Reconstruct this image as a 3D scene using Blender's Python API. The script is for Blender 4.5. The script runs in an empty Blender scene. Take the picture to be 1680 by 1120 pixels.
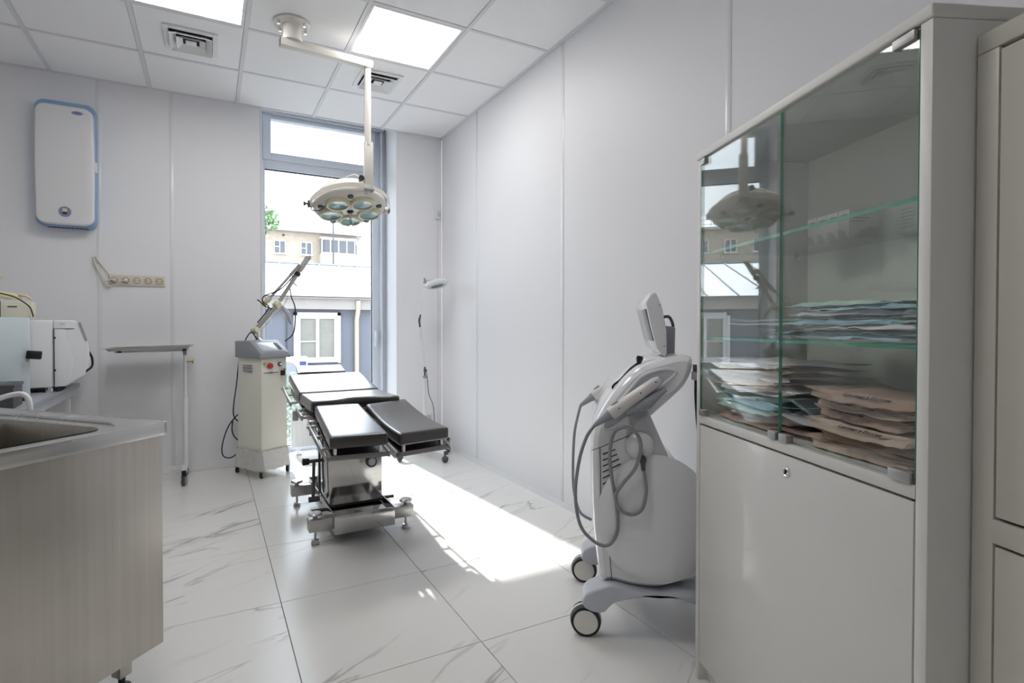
import bpy, bmesh, math, random
from mathutils import Vector, Matrix, noise
R = math.radians
PI = math.pi
sc = bpy.context.scene
COL = sc.collection
random.seed(7)

# ------------------------------------------------------------------ camera
F_PX, YAW, PITCH, CAMH, CX, CY = 867.7, 0.4682, 0.0135, 1.1472, 782.5, 546.75
cd = bpy.data.cameras.new('camera'); cam = bpy.data.objects.new('camera', cd); COL.objects.link(cam)
cd.sensor_fit = 'HORIZONTAL'; cd.sensor_width = 36.0
cd.lens = F_PX * 36.0 / 1680.0
cd.shift_x = (840 - CX) / 1680.0
cd.shift_y = -(560 - CY) / 1680.0
cd.clip_start = 0.02; cd.clip_end = 300
cam.location = (0, 0, CAMH)
cam.rotation_euler = (PI / 2 - PITCH, 0, -YAW)
sc.camera = cam

# ------------------------------------------------------------------ world, sun, exposure
w = bpy.data.worlds.new('sky'); sc.world = w; w.use_nodes = True
nt = w.node_tree; nt.nodes.clear()
wo = nt.nodes.new('ShaderNodeOutputWorld'); bg = nt.nodes.new('ShaderNodeBackground')
tc = nt.nodes.new('ShaderNodeTexCoord'); sx = nt.nodes.new('ShaderNodeSeparateXYZ'); cr = nt.nodes.new('ShaderNodeValToRGB')
nt.links.new(tc.outputs['Generated'], sx.inputs[0]); nt.links.new(sx.outputs['Z'], cr.inputs[0])
cr.color_ramp.elements[0].position = 0.0; cr.color_ramp.elements[0].color = (0.92, 0.96, 1.0, 1)
cr.color_ramp.elements[1].position = 0.8; cr.color_ramp.elements[1].color = (0.70, 0.83, 1.0, 1)
nt.links.new(cr.outputs[0], bg.inputs[0]); bg.inputs[1].default_value = 4.0
nt.links.new(bg.outputs[0], wo.inputs[0])

sd = bpy.data.lights.new('sun', 'SUN'); sun = bpy.data.objects.new('sun', sd); COL.objects.link(sun)
sd.energy = 6.0; sd.angle = R(0.9); sd.color = (1.0, 0.97, 0.92)
sun.rotation_euler = Vector((0.09, -1.0, -0.828)).to_track_quat('-Z', 'Y').to_euler()
PANEL_E = 11.0

sc.view_settings.view_transform = 'Standard'; sc.view_settings.look = 'None'
sc.view_settings.exposure = 0.32; sc.view_settings.gamma = 1.0; sc.view_settings.use_curve_mapping = False
cy = sc.cycles
cy.use_denoising = True
try: cy.denoiser = 'OPENIMAGEDENOISE'
except Exception: pass
cy.max_bounces = 10; cy.diffuse_bounces = 6; cy.glossy_bounces = 5; cy.transmission_bounces = 8; cy.transparent_max_bounces = 24
cy.sample_clamp_indirect = 6.0; cy.caustics_reflective = False; cy.caustics_refractive = False

# a daylight portal in the window opening
pd = bpy.data.lights.new('window_portal', 'AREA'); pd.shape = 'RECTANGLE'; pd.size = 1.1; pd.size_y = 2.9
po = bpy.data.objects.new('window_portal', pd); COL.objects.link(po)
po.location = (0.965, 5.22, 1.55); po.rotation_euler = (R(-90), 0, 0); pd.cycles.is_portal = True

# ------------------------------------------------------------------ materials
def lin(c): return c / 12.92 if c <= 0.04045 else ((c + 0.055) / 1.055) ** 2.4
def rgb(r, g, b): return (lin(r / 255), lin(g / 255), lin(b / 255), 1)
MC = {}
def mat(name, col, rough=0.5, metal=0.0, coat=0.0, spec=0.5, bump=0.0, bscale=60, var=0.0, vscale=8.0, emit=0, trans=0):
    if name in MC: return MC[name]
    m = bpy.data.materials.new(name); m.use_nodes = True; n = m.node_tree; p = n.nodes['Principled BSDF']
    p.inputs['Base Color'].default_value = col
    p.inputs['Roughness'].default_value = rough; p.inputs['Metallic'].default_value = metal
    p.inputs['Coat Weight'].default_value = coat; p.inputs['Coat Roughness'].default_value = 0.22 if 'leather' in name else 0.06
    p.inputs['Specular IOR Level'].default_value = spec
    if emit: p.inputs['Emission Color'].default_value = col; p.inputs['Emission Strength'].default_value = emit
    t = n.nodes.new('ShaderNodeTexCoord')
    nz = n.nodes.new('ShaderNodeTexNoise'); nz.inputs['Scale'].default_value = vscale; nz.inputs['Detail'].default_value = 3
    n.links.new(t.outputs['Object'], nz.inputs[0])
    if var:
        mx = n.nodes.new('ShaderNodeMix'); mx.data_type = 'RGBA'
        mx.inputs['A'].default_value = tuple(c * (1 - var) for c in col[:3]) + (1,)
        mx.inputs['B'].default_value = tuple(min(1, c * (1 + var)) for c in col[:3]) + (1,)
        n.links.new(nz.outputs[0], mx.inputs['Factor']); n.links.new(mx.outputs['Result'], p.inputs['Base Color'])
    if bump:
        n2 = n.nodes.new('ShaderNodeTexNoise'); n2.inputs['Scale'].default_value = bscale
        n.links.new(t.outputs['Object'], n2.inputs[0])
        b = n.nodes.new('ShaderNodeBump'); b.inputs['Strength'].default_value = bump; b.inputs['Distance'].default_value = 0.01
        n.links.new(n2.outputs[0], b.inputs['Height']); n.links.new(b.outputs[0], p.inputs['Normal'])
    MC[name] = m; return m

def glass_mat(name, tint, ior=1.5, rough=0.0):
    m = bpy.data.materials.new(name); m.use_nodes = True; n = m.node_tree; n.nodes.clear()
    o = n.nodes.new('ShaderNodeOutputMaterial'); mx = n.nodes.new('ShaderNodeMixShader')
    tr = n.nodes.new('ShaderNodeBsdfTransparent'); tr.inputs[0].default_value = tint
    gl = n.nodes.new('ShaderNodeBsdfGlossy'); gl.inputs['Roughness'].default_value = rough
    fr = n.nodes.new('ShaderNodeFresnel'); ge = n.nodes.new('ShaderNodeNewGeometry'); mp = n.nodes.new('ShaderNodeMapRange')
    mp.inputs['To Min'].default_value = ior; mp.inputs['To Max'].default_value = 1 / ior
    n.links.new(ge.outputs['Backfacing'], mp.inputs['Value']); n.links.new(mp.outputs[0], fr.inputs['IOR'])
    n.links.new(fr.outputs[0], mx.inputs[0]); n.links.new(tr.outputs[0], mx.inputs[1]); n.links.new(gl.outputs[0], mx.inputs[2])
    n.links.new(mx.outputs[0], o.inputs[0]); return m

def brushed(name, col, rough, axis='Z', streak=0.25, metal=1.0, dirt=0.0):
    m = bpy.data.materials.new(name); m.use_nodes = True; n = m.node_tree; p = n.nodes['Principled BSDF']
    p.inputs['Metallic'].default_value = metal
    t = n.nodes.new('ShaderNodeTexCoord'); mp = n.nodes.new('ShaderNodeMapping')
    mp.inputs['Scale'].default_value = {'Z': (60, 60, 1.2), 'X': (1.2, 60, 60), 'Y': (60, 1.2, 60)}[axis]
    nz = n.nodes.new('ShaderNodeTexNoise'); nz.inputs['Scale'].default_value = 1.0; nz.inputs['Detail'].default_value = 5
    n.links.new(t.outputs['Object'], mp.inputs[0]); n.links.new(mp.outputs[0], nz.inputs[0])
    mx = n.nodes.new('ShaderNodeMix'); mx.data_type = 'RGBA'
    mx.inputs['A'].default_value = tuple(c * (1 - streak) for c in col[:3]) + (1,); mx.inputs['B'].default_value = tuple(min(1, c * (1 + streak * .6)) for c in col[:3]) + (1,)
    n.links.new(nz.outputs[0], mx.inputs['Factor'])
    n2 = n.nodes.new('ShaderNodeTexNoise'); n2.inputs['Scale'].default_value = 5.0; n2.inputs['Detail'].default_value = 6
    n.links.new(t.outputs['Object'], n2.inputs[0])
    m2 = n.nodes.new('ShaderNodeMix'); m2.data_type = 'RGBA'; m2.blend_type = 'MULTIPLY'; m2.inputs['Factor'].default_value = dirt
    n.links.new(mx.outputs['Result'], m2.inputs['A']); n.links.new(n2.outputs[0], m2.inputs['B'])
    n.links.new(m2.outputs['Result'], p.inputs['Base Color'])
    mr = n.nodes.new('ShaderNodeMapRange'); mr.inputs['To Min'].default_value = rough * .75; mr.inputs['To Max'].default_value = rough * 1.3
    n.links.new(n2.outputs[0], mr.inputs['Value']); n.links.new(mr.outputs[0], p.inputs['Roughness'])
    return m

def marble(name):
    m = bpy.data.materials.new(name); m.use_nodes = True; n = m.node_tree; p = n.nodes['Principled BSDF']
    L = n.links.new
    t = n.nodes.new('ShaderNodeTexCoord'); oi = n.nodes.new('ShaderNodeObjectInfo')
    sc_ = n.nodes.new('ShaderNodeVectorMath'); sc_.operation = 'SCALE'; sc_.inputs['Scale'].default_value = 37.0
    cb = n.nodes.new('ShaderNodeCombineXYZ'); L(oi.outputs['Random'], cb.inputs[0]); L(oi.outputs['Random'], cb.inputs[1]); L(cb.outputs[0], sc_.inputs[0])
    ad = n.nodes.new('ShaderNodeVectorMath'); ad.operation = 'ADD'
    rt = n.nodes.new('ShaderNodeMapping'); rt.inputs['Rotation'].default_value = (0, 0, R(-24)); rt.inputs['Scale'].default_value = (1, 1, 1)
    L(t.outputs['Object'], rt.inputs[0])
    st = n.nodes.new('ShaderNodeMapping'); st.inputs['Scale'].default_value = (0.42, 2.0, 1); L(rt.outputs[0], st.inputs[0])
    L(st.outputs[0], ad.inputs[0]); L(sc_.outputs[0], ad.inputs[1])
    def vein(scale, width, detail, dist):
        z = n.nodes.new('ShaderNodeTexNoise'); z.inputs['Scale'].default_value = scale; z.inputs['Detail'].default_value = detail; z.inputs['Distortion'].default_value = dist
        L(ad.outputs[0], z.inputs[0])
        s = n.nodes.new('ShaderNodeMath'); s.operation = 'SUBTRACT'; s.inputs[1].default_value = .5; L(z.outputs[0], s.inputs[0])
        a = n.nodes.new('ShaderNodeMath'); a.operation = 'ABSOLUTE'; L(s.outputs[0], a.inputs[0])
        r = n.nodes.new('ShaderNodeMapRange'); r.inputs['From Min'].default_value = 0; r.inputs['From Max'].default_value = width
        r.inputs['To Min'].default_value = 1; r.inputs['To Max'].default_value = 0; L(a.outputs[0], r.inputs['Value']); return r
    v1 = vein(.95, .0085, 5.5, .45); v2 = vein(2.0, .013, 5, .6)
    mk = n.nodes.new('ShaderNodeTexNoise'); mk.inputs['Scale'].default_value = 1.6; L(ad.outputs[0], mk.inputs[0])
    mr = n.nodes.new('ShaderNodeMapRange'); mr.inputs['From Min'].default_value = .54; mr.inputs['From Max'].default_value = .70; L(mk.outputs[0], mr.inputs['Value'])
    ml = n.nodes.new('ShaderNodeMath'); ml.operation = 'MULTIPLY'; L(v2.outputs[0], ml.inputs[0]); L(mr.outputs[0], ml.inputs[1])
    mr1 = n.nodes.new('ShaderNodeMapRange'); mr1.inputs['From Min'].default_value = .46; mr1.inputs['From Max'].default_value = .60; L(mk.outputs[0], mr1.inputs['Value'])
    ml1 = n.nodes.new('ShaderNodeMath'); ml1.operation = 'MULTIPLY'; L(v1.outputs[0], ml1.inputs[0]); L(mr1.outputs[0], ml1.inputs[1])
    wide = vein(.95, .055, 5.5, .45); wm = n.nodes.new('ShaderNodeMath'); wm.operation = 'MULTIPLY'; wm.inputs[1].default_value = .22; L(wide.outputs[0], wm.inputs[0])
    wm2 = n.nodes.new('ShaderNodeMath'); wm2.operation = 'MULTIPLY'; L(wm.outputs[0], wm2.inputs[0]); L(mr.outputs[0], wm2.inputs[1])
    mxa = n.nodes.new('ShaderNodeMath'); mxa.operation = 'MAXIMUM'; L(ml.outputs[0], mxa.inputs[0]); L(ml1.outputs[0], mxa.inputs[1])
    mxb = n.nodes.new('ShaderNodeMath'); mxb.operation = 'MAXIMUM'; L(mxa.outputs[0], mxb.inputs[0]); L(wm2.outputs[0], mxb.inputs[1])
    fa = n.nodes.new('ShaderNodeMath'); fa.operation = 'MULTIPLY'; fa.inputs[1].default_value = .62; L(mxb.outputs[0], fa.inputs[0])
    mx = n.nodes.new('ShaderNodeMix'); mx.data_type = 'RGBA'; mx.inputs['A'].default_value = rgb(232, 230, 227); mx.inputs['B'].default_value = rgb(120, 117, 116)
    L(fa.outputs[0], mx.inputs['Factor']); L(mx.outputs['Result'], p.inputs['Base Color'])
    p.inputs['Roughness'].default_value = .22; p.inputs['Specular IOR Level'].default_value = .5
    return m

def brickmat(name, c1, c2, mortar, scale):
    m = bpy.data.materials.new(name); m.use_nodes = True; n = m.node_tree; p = n.nodes['Principled BSDF']; L = n.links.new
    t = n.nodes.new('ShaderNodeTexCoord'); mp = n.nodes.new('ShaderNodeMapping'); mp.inputs['Rotation'].default_value = (R(-90), 0, 0)
    b = n.nodes.new('ShaderNodeTexBrick'); b.inputs['Color1'].default_value = c1; b.inputs['Color2'].default_value = c2; b.inputs['Mortar'].default_value = mortar
    b.inputs['Scale'].default_value = scale; b.inputs['Mortar Size'].default_value = .015
    L(t.outputs['Object'], mp.inputs[0]); L(mp.outputs[0], b.inputs[0]); L(b.outputs[0], p.inputs['Base Color']); p.inputs['Roughness'].default_value = .9
    return m

M = {}
M['wall'] = mat('wall_panel_white', rgb(233, 233, 236), .5, var=.012, vscale=1.2)
M['joint'] = mat('joint_profile_white', rgb(228, 228, 229), .22)
M['ceil'] = mat('ceiling_tile_white', rgb(246, 246, 247), .9, bump=.05, bscale=120, var=.01)
M['grid'] = mat('ceiling_grid_grey', rgb(224, 224, 228), .5)
M['grout'] = mat('grout_grey', rgb(108, 104, 102), .8)
M['tile'] = marble('marble_tile')
M['alu'] = mat('window_frame_alu', rgb(214, 220, 230), .35, var=.01)
M['rubber'] = mat('black_rubber', rgb(30, 30, 33), .55, bump=.03)
M['plastic_black'] = mat('black_plastic', rgb(24, 24, 26), .4, var=.05)
M['cream'] = mat('cream_enamel', rgb(224, 220, 213), .3, var=.015)
M['cream_y'] = mat('yellowed_cream_plastic', rgb(212, 206, 176), .35, var=.02)
M['lens'] = mat('lens_teal', rgb(128, 168, 168), .12, coat=.6, var=.06, vscale=20)
M['steel'] = brushed('brushed_steel_vertical', (.60, .565, .52, 1), .36, 'Z', .16, dirt=.22)
M['steel_top'] = brushed('brushed_steel_top', (.58, .57, .56, 1), .26, 'X', .2, dirt=.12)
M['polished'] = brushed('polished_steel', (.54, .53, .52, 1), .10, 'Z', .04)
M['arm_metal'] = mat('arm_grey_metal', rgb(182, 179, 172), .38, .35, var=.04)
M['basin'] = brushed('shade_toned_basin_steel', (.36, .335, .30, 1), .30, 'Z', .2, dirt=.15)  # darker base colour paints in the dark reflections inside the basin
M['satin'] = brushed('satin_steel', (.50, .49, .48, 1), .30, 'X', .1)
M['chrome'] = mat('chrome', (.82, .82, .84, 1), .1, 1.0, var=.02)
M['leather'] = mat('dark_leatherette', rgb(42, 36, 35), .30, coat=.9, bump=.06, bscale=260, var=.15, vscale=5)
M['dark_plate'] = mat('dark_steel_plate', rgb(126, 124, 122), .35, .8, var=.05)
M['white_pl'] = mat('white_plastic', rgb(226, 226, 228), .28, coat=.3, var=.008)
M['white_glossy'] = mat('white_gloss_shell', rgb(226, 226, 229), .16, coat=.5, var=.006)
M['handpiece_shell'] = mat('pale_handpiece_plastic', rgb(216, 212, 210), .3, coat=.3, var=.01)
M['grey_pl'] = mat('grey_plastic', rgb(150, 154, 160), .4, var=.03)
M['lgrey_pl'] = mat('light_grey_plastic', rgb(186, 189, 196), .35, var=.02)
M['dgrey_pl'] = mat('dark_grey_plastic', rgb(78, 79, 82), .5, var=.06)
M['blue_trim'] = mat('pale_blue_plastic', rgb(140, 168, 206), .35, var=.02)
M['cab'] = mat('cabinet_white', rgb(216, 214, 210), .42, coat=.35, var=.012, vscale=3)
M['cab_satin'] = mat('cabinet_white_satin', rgb(216, 214, 209), .38, var=.012, vscale=3)
M['cab_in'] = mat('cabinet_interior', rgb(238, 238, 228), .4, var=.015)
M['closet'] = mat('closet_cream', rgb(206, 202, 193), .3, var=.015, vscale=2)
M['body_cream'] = mat('powder_coat_cream', rgb(226, 224, 212), .35, var=.02)
M['sock'] = mat('socket_beige', rgb(214, 203, 188), .4, var=.02)
M['sock_dark'] = mat('socket_recess', rgb(120, 110, 100), .6)
M['cable_w'] = mat('white_cable', rgb(216, 210, 198), .45)
M['cable_g'] = mat('grey_hose', rgb(138, 139, 142), .4)
M['clip'] = mat('satin_clip', rgb(176, 174, 172), .42, .8, var=.03)
M['screen'] = mat('lcd_screen', rgb(206, 214, 220), .1, coat=.6)
M['dark_screen'] = mat('dark_screen', rgb(60, 56, 60), .12, coat=.6)
M['red'] = mat('red_button', rgb(188, 62, 56), .35)
M['yellow'] = mat('yellow_button', rgb(206, 176, 84), .35)
M['film'] = mat('clear_film', rgb(206, 203, 198), .22, coat=.4, bump=.5, bscale=40, var=.08)
M['amber'] = mat('brass', rgb(190, 150, 70), .3, .8)
M['glass'] = glass_mat('window_glass', (.97, .985, .985, 1))
M['gglass'] = glass_mat('cabinet_glass', (.972, .99, .983, 1), 1.52)
M['dglass'] = glass_mat('cabinet_door_glass', (.982, .995, .989, 1), 1.66)
M['gedge'] = mat('green_glass_edge', rgb(78, 158, 132), .15, coat=.5, var=.1, vscale=60)
M['cream_card'] = mat('cream_card', rgb(222, 218, 198), .6, var=.02)
M['card'] = mat('white_carton', rgb(222, 222, 218), .6, var=.02)
M['purple'] = mat('purple_print', rgb(122, 88, 108), .6, var=.05)
M['kraft'] = mat('kraft_paper', rgb(186, 158, 142), .75, bump=.25, bscale=45, var=.10, vscale=14)
M['kraft2'] = mat('kraft_paper_light', rgb(206, 184, 168), .75, bump=.25, bscale=45, var=.10, vscale=14)
M['white_paper'] = mat('white_pouch_paper', rgb(230, 226, 230), .6, bump=.2, bscale=45, var=.06, vscale=14)
M['blue_paper'] = mat('blue_pouch_film', rgb(158, 196, 208), .4, coat=.2, bump=.2, bscale=45, var=.14, vscale=18)
M['green_paper'] = mat('green_pouch_paper', rgb(190, 216, 206), .5, coat=.2, bump=.2, bscale=45, var=.12, vscale=18)
M['ink'] = mat('print_ink', rgb(58, 50, 74), .7)
M['ink_blue'] = mat('blue_print', rgb(60, 76, 130), .6)
M['green'] = mat('bright_green', rgb(110, 190, 50), .6)
M['aqua'] = mat('pale_aqua_enamel', rgb(214, 226, 232), .35, var=.01)
M['glove'] = mat('latex_glove', rgb(222, 214, 172), .5, var=.08)
M['stucco'] = mat('grey_blue_stucco', rgb(116, 118, 128), .9, bump=.2, bscale=30, var=.05, vscale=2)
M['fascia'] = mat('fascia_board', rgb(160, 153, 150), .7, var=.05, vscale=4)
M['roofw'] = mat('pale_metal_roof', rgb(226, 228, 232), .4, .2, var=.03)
M['roofseam'] = mat('roof_seam_metal', rgb(150, 150, 156), .4, .3)
M['pvc_out'] = mat('outdoor_white_pvc', rgb(208, 208, 208), .4)
M['pvc'] = mat('white_pvc', rgb(238, 238, 238), .4)
M['curtain'] = mat('curtained_pane', rgb(140, 138, 130), .7, var=.10, vscale=3)
M['pane_dark'] = mat('dark_pane', rgb(78, 80, 88), .15, coat=.5, var=.10, vscale=3)
M['pipe'] = mat('cream_downpipe', rgb(196, 180, 160), .5)
M['brick'] = brickmat('pale_brick', rgb(172, 158, 144), rgb(158, 144, 130), rgb(180, 172, 162), 4.0)
M['ochre'] = mat('balcony_panel_ochre', rgb(186, 174, 150), .8, var=.05)
M['concrete'] = mat('yard_concrete', rgb(196, 194, 190), .9, var=.1, vscale=1.5, bump=.1)
M['leaf'] = mat('leaf_green', rgb(104, 136, 84), .6, var=.3, vscale=3)
M['leaf2'] = mat('leaf_grey_green', rgb(158, 176, 160), .6, var=.2, vscale=3)
M['bark'] = mat('bark', rgb(96, 82, 68), .9, var=.2)
M['panel_light'] = mat('lit_diffuser', (1.0, .985, .96, 1), .5, emit=PANEL_E)
M['void'] = mat('duct_dark', rgb(34, 34, 38), .8)
M['louvre'] = mat('vent_white', rgb(236, 236, 237), .4)
M['badge'] = mat('metallic_badge', rgb(150, 158, 190), .3, .5)

# ------------------------------------------------------------------ mesh helpers
class MB:
    def __init__(s): s.b = bmesh.new()
    def box(s, lo, hi, mt=None):
        v = [s.b.verts.new(Vector((x, y, z)) if mt is None else mt @ Vector((x, y, z))) for x in (lo[0], hi[0]) for y in (lo[1], hi[1]) for z in (lo[2], hi[2])]
        for f in ((0, 1, 3, 2), (4, 6, 7, 5), (0, 4, 5, 1), (2, 3, 7, 6), (0, 2, 6, 4), (1, 5, 7, 3)): s.b.faces.new([v[i] for i in f])
        return s
    def cbox(s, c, d, rz=0, rx=0, ry=0):
        mt = Matrix.Translation(c) @ Matrix.Rotation(rz, 4, 'Z') @ Matrix.Rotation(ry, 4, 'Y') @ Matrix.Rotation(rx, 4, 'X')
        return s.box((-d[0] / 2, -d[1] / 2, -d[2] / 2), (d[0] / 2, d[1] / 2, d[2] / 2), mt)
    def bar(s, p0, p1, wd, ht, up=Vector((0, 0, 1))):
        p0, p1 = Vector(p0), Vector(p1); d = p1 - p0; L = d.length; x = d.normalized()
        y = up.cross(x)
        if y.length < 1e-4: y = Vector((0, 1, 0)).cross(x)
        y.normalize(); z = x.cross(y)
        mt = Matrix.Translation(p0) @ Matrix((x, y, z)).transposed().to_4x4()
        return s.box((0, -wd / 2, -ht / 2), (L, wd / 2, ht / 2), mt)
    def tube(s, pts, r, n=10, cap=True, closed=False):
        pts = [Vector(p) for p in pts]; rs = r if isinstance(r, (list, tuple)) else [r] * len(pts)
        rings = []; nrm = None; N = len(pts)
        for i, p in enumerate(pts):
            if closed: t = pts[(i + 1) % N] - pts[i - 1]
            else: t = pts[min(i + 1, N - 1)] - pts[max(i - 1, 0)]
            t.normalize()
            if nrm is None:
                nrm = t.orthogonal().normalized()
            else:
                nrm = (nrm - t * nrm.dot(t))
                nrm = nrm.normalized() if nrm.length > 1e-5 else t.orthogonal().normalized()
            bn = t.cross(nrm)
            rings.append([s.b.verts.new(p + (nrm * math.cos(a) + bn * math.sin(a)) * rs[i]) for a in [2 * PI * k / n for k in range(n)]])
        for i in range(N if closed else N - 1):
            A, B = rings[i], rings[(i + 1) % N]
            for k in range(n): s.b.faces.new((A[k], A[(k + 1) % n], B[(k + 1) % n], B[k]))
        if cap and not closed:
            s.b.faces.new(rings[0][::-1]); s.b.faces.new(rings[-1])
        return s
    def cyl(s, p0, p1, r0, r1=None, n=20): return s.tube([p0, p1], [r0, r0 if r1 is None else r1], n)
    def lathe(s, prof, n=32, mt=None, cap=True):
        mt = mt or Matrix.Identity(4); rings = []
        for r, z in prof:
            rings.append([s.b.verts.new(mt @ Vector((r * math.cos(a), r * math.sin(a), z))) for a in [2 * PI * k / n for k in range(n)]])
        for A, B in zip(rings, rings[1:]):
            for k in range(n): s.b.faces.new((A[k], A[(k + 1) % n], B[(k + 1) % n], B[k]))
        if cap: s.b.faces.new(rings[0][::-1]); s.b.faces.new(rings[-1])
        return s
    def prism(s, poly, z0, z1, mt=None):
        mt = mt or Matrix.Identity(4)
        a = [s.b.verts.new(mt @ Vector((x, y, z0))) for x, y in poly]; b = [s.b.verts.new(mt @ Vector((x, y, z1))) for x, y in poly]
        s.b.faces.new(a[::-1]); s.b.faces.new(b); n = len(poly)
        for k in range(n): s.b.faces.new((a[k], a[(k + 1) % n], b[(k + 1) % n], b[k]))
        return s
    def grid(s, f, nu, nv, flip=False):
        v = [[s.b.verts.new(Vector(f(i / nu, j / nv))) for j in range(nv + 1)] for i in range(nu + 1)]
        for i in range(nu):
            for j in range(nv):
                q = (v[i][j], v[i + 1][j], v[i + 1][j + 1], v[i][j + 1]); s.b.faces.new(q[::-1] if flip else q)
        return v
    def sheet(s, f, nu, nv, th):
        # closed slab: f(u,v)->top point, th thickness downwards (number or function)
        g = th if callable(th) else (lambda u, v: Vector((0, 0, -th)))
        top = s.grid(f, nu, nv); bot = s.grid(lambda u, v: Vector(f(u, v)) + g(u, v), nu, nv, True)
        def side(a, b, c, d): s.b.faces.new((a, b, c, d))
        for i in range(nu):
            side(top[i + 1][0], top[i][0], bot[i][0], bot[i + 1][0]); side(top[i][nv], top[i + 1][nv], bot[i + 1][nv], bot[i][nv])
        for j in range(nv):
            side(top[0][j], top[0][j + 1], bot[0][j + 1], bot[0][j]); side(top[nu][j + 1], top[nu][j], bot[nu][j], bot[nu][j + 1])
        return s
    def mesh(s, name, m, smooth=True, bev=0.0, seg=2, ang=35):
        bmesh.ops.recalc_face_normals(s.b, faces=s.b.faces)
        if bev:
            es = [e for e in s.b.edges if len(e.link_faces) == 2 and e.calc_face_angle(0) > R(ang)]
            try: bmesh.ops.bevel(s.b, geom=es, offset=bev, segments=seg, affect='EDGES', profile=.5, clamp_overlap=True)
            except Exception: pass
        me = bpy.data.meshes.new(name); 
        if smooth:
            for f in s.b.faces: f.smooth = True
            for e in s.b.edges:
                if len(e.link_faces) == 2 and e.calc_face_angle(0) > R(38): e.smooth = False
        s.b.to_mesh(me); s.b.free(); me.materials.append(M[m] if isinstance(m, str) else m); return me
    def obj(s, name, m, parent=None, **k):
        return link(name, s.mesh(name, m, **k), parent)

def link(name, me, parent=None, loc=None, rot=None):
    o = bpy.data.objects.new(name, me); COL.objects.link(o)
    if parent: o.parent = parent
    if loc: o.location = loc
    if rot: o.rotation_euler = rot
    return o
def tag(o, label=None, cat=None, group=None, kind=None):
    if label: o['label'] = label
    if cat: o['category'] = cat
    if group: o['group'] = group
    if kind: o['kind'] = kind
    return o
def thing(name, label, cat, loc=(0, 0, 0), rz=0, group=None):
    o = bpy.data.objects.new(name, None); COL.objects.link(o); o.location = loc; o.rotation_euler = (0, 0, rz)
    o.empty_display_size = .1
    return tag(o, label, cat, group)
def copy_tree(o, parent=None):
    c = o.copy(); COL.objects.link(c)
    if parent: c.parent = parent
    for ch in list(o.children): copy_tree(ch, c)
    return c
def spline(pts, n=6, closed=False):
    pts = [Vector(p) for p in pts]; out = []; N = len(pts)
    for i in range(N if closed else N - 1):
        if closed: p0, p1, p2, p3 = pts[i - 1], pts[i], pts[(i + 1) % N], pts[(i + 2) % N]
        else: p0, p1, p2, p3 = pts[max(i - 1, 0)], pts[i], pts[i + 1], pts[min(i + 2, N - 1)]
        for k in range(n):
            t = k / n
            out.append(.5 * ((2 * p1) + (p2 - p0) * t + (2 * p0 - 5 * p1 + 4 * p2 - p3) * t * t + (3 * p1 - p0 - 3 * p2 + p3) * t ** 3))
    if not closed: out.append(pts[-1])
    return out
def text(name, body, size, parent, loc, rot, m, th=.0006, align='LEFT'):
    cu = bpy.data.curves.new(name, 'FONT'); cu.body = body; cu.size = size; cu.extrude = th; cu.align_x = align; cu.resolution_u = 2
    o = bpy.data.objects.new(name, cu); COL.objects.link(o); bpy.context.view_layer.update()
    me = bpy.data.meshes.new_from_object(o.evaluated_get(bpy.context.evaluated_depsgraph_get()))
    COL.objects.unlink(o); bpy.data.objects.remove(o)
    me.materials.clear(); me.materials.append(M[m]); p = link(name, me, parent, loc, rot); return p
def rrect(w, h, r, n=5):
    out = []
    for cx, cy, a0 in ((w / 2 - r, h / 2 - r, 0), (-w / 2 + r, h / 2 - r, 90), (-w / 2 + r, -h / 2 + r, 180), (w / 2 - r, -h / 2 + r, 270)):
        for k in range(n + 1):
            a = R(a0 + 90 * k / n); out.append((cx + r * math.cos(a), cy + r * math.sin(a)))
    return out
MXZ = Matrix.Rotation(R(90), 4, 'X')   # polygon (x,y) -> (x, z), extrusion z -> -y

# ------------------------------------------------------------------ room constants
XR, YF, HC, XL, YB = 2.0035, 4.7125, 2.9417, -2.35, -1.55
WX0, WX1, WY = .383, 1.547, 5.12
WTOP = 3.12

# ------------------------------------------------------------------ floor
fl = MB(); fl.box((XL, YB, -.12), (XR, YF, -.008)); fl.box((WX0, YF, -.12), (WX1, WY + .12, -.008))
floor = tag(fl.obj('floor', 'grout', smooth=False), kind='structure')
TS, TX0, TY0 = .6181, .2583, 3.5518
cache = {}
for i in range(-5, 3):
    for j in range(-9, 3):
        x0, x1 = TX0 + i * TS, TX0 + (i + 1) * TS; y0, y1 = TY0 + j * TS, TY0 + (j + 1) * TS
        regs = [(max(x0, XL), min(x1, XR), max(y0, YB), min(y1, YF))]
        if y1 > YF: regs.append((max(x0, WX0), min(x1, WX1), max(y0, YF), min(y1, WY + .1)))
        for a, b, c, d in regs:
            if b - a < .01 or d - c < .01: continue
            key = (round(b - a, 3), round(d - c, 3))
            g = .0013
            if key not in cache:
                cache[key] = MB().box((-(b - a) / 2 + g, -(d - c) / 2 + g, -.008), ((b - a) / 2 - g, (d - c) / 2 - g, 0)).mesh('floor_tile', 'tile', smooth=False, bev=.0008, seg=1)
            link('floor_tile', cache[key], floor, ((a + b) / 2, (c + d) / 2, 0))

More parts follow.
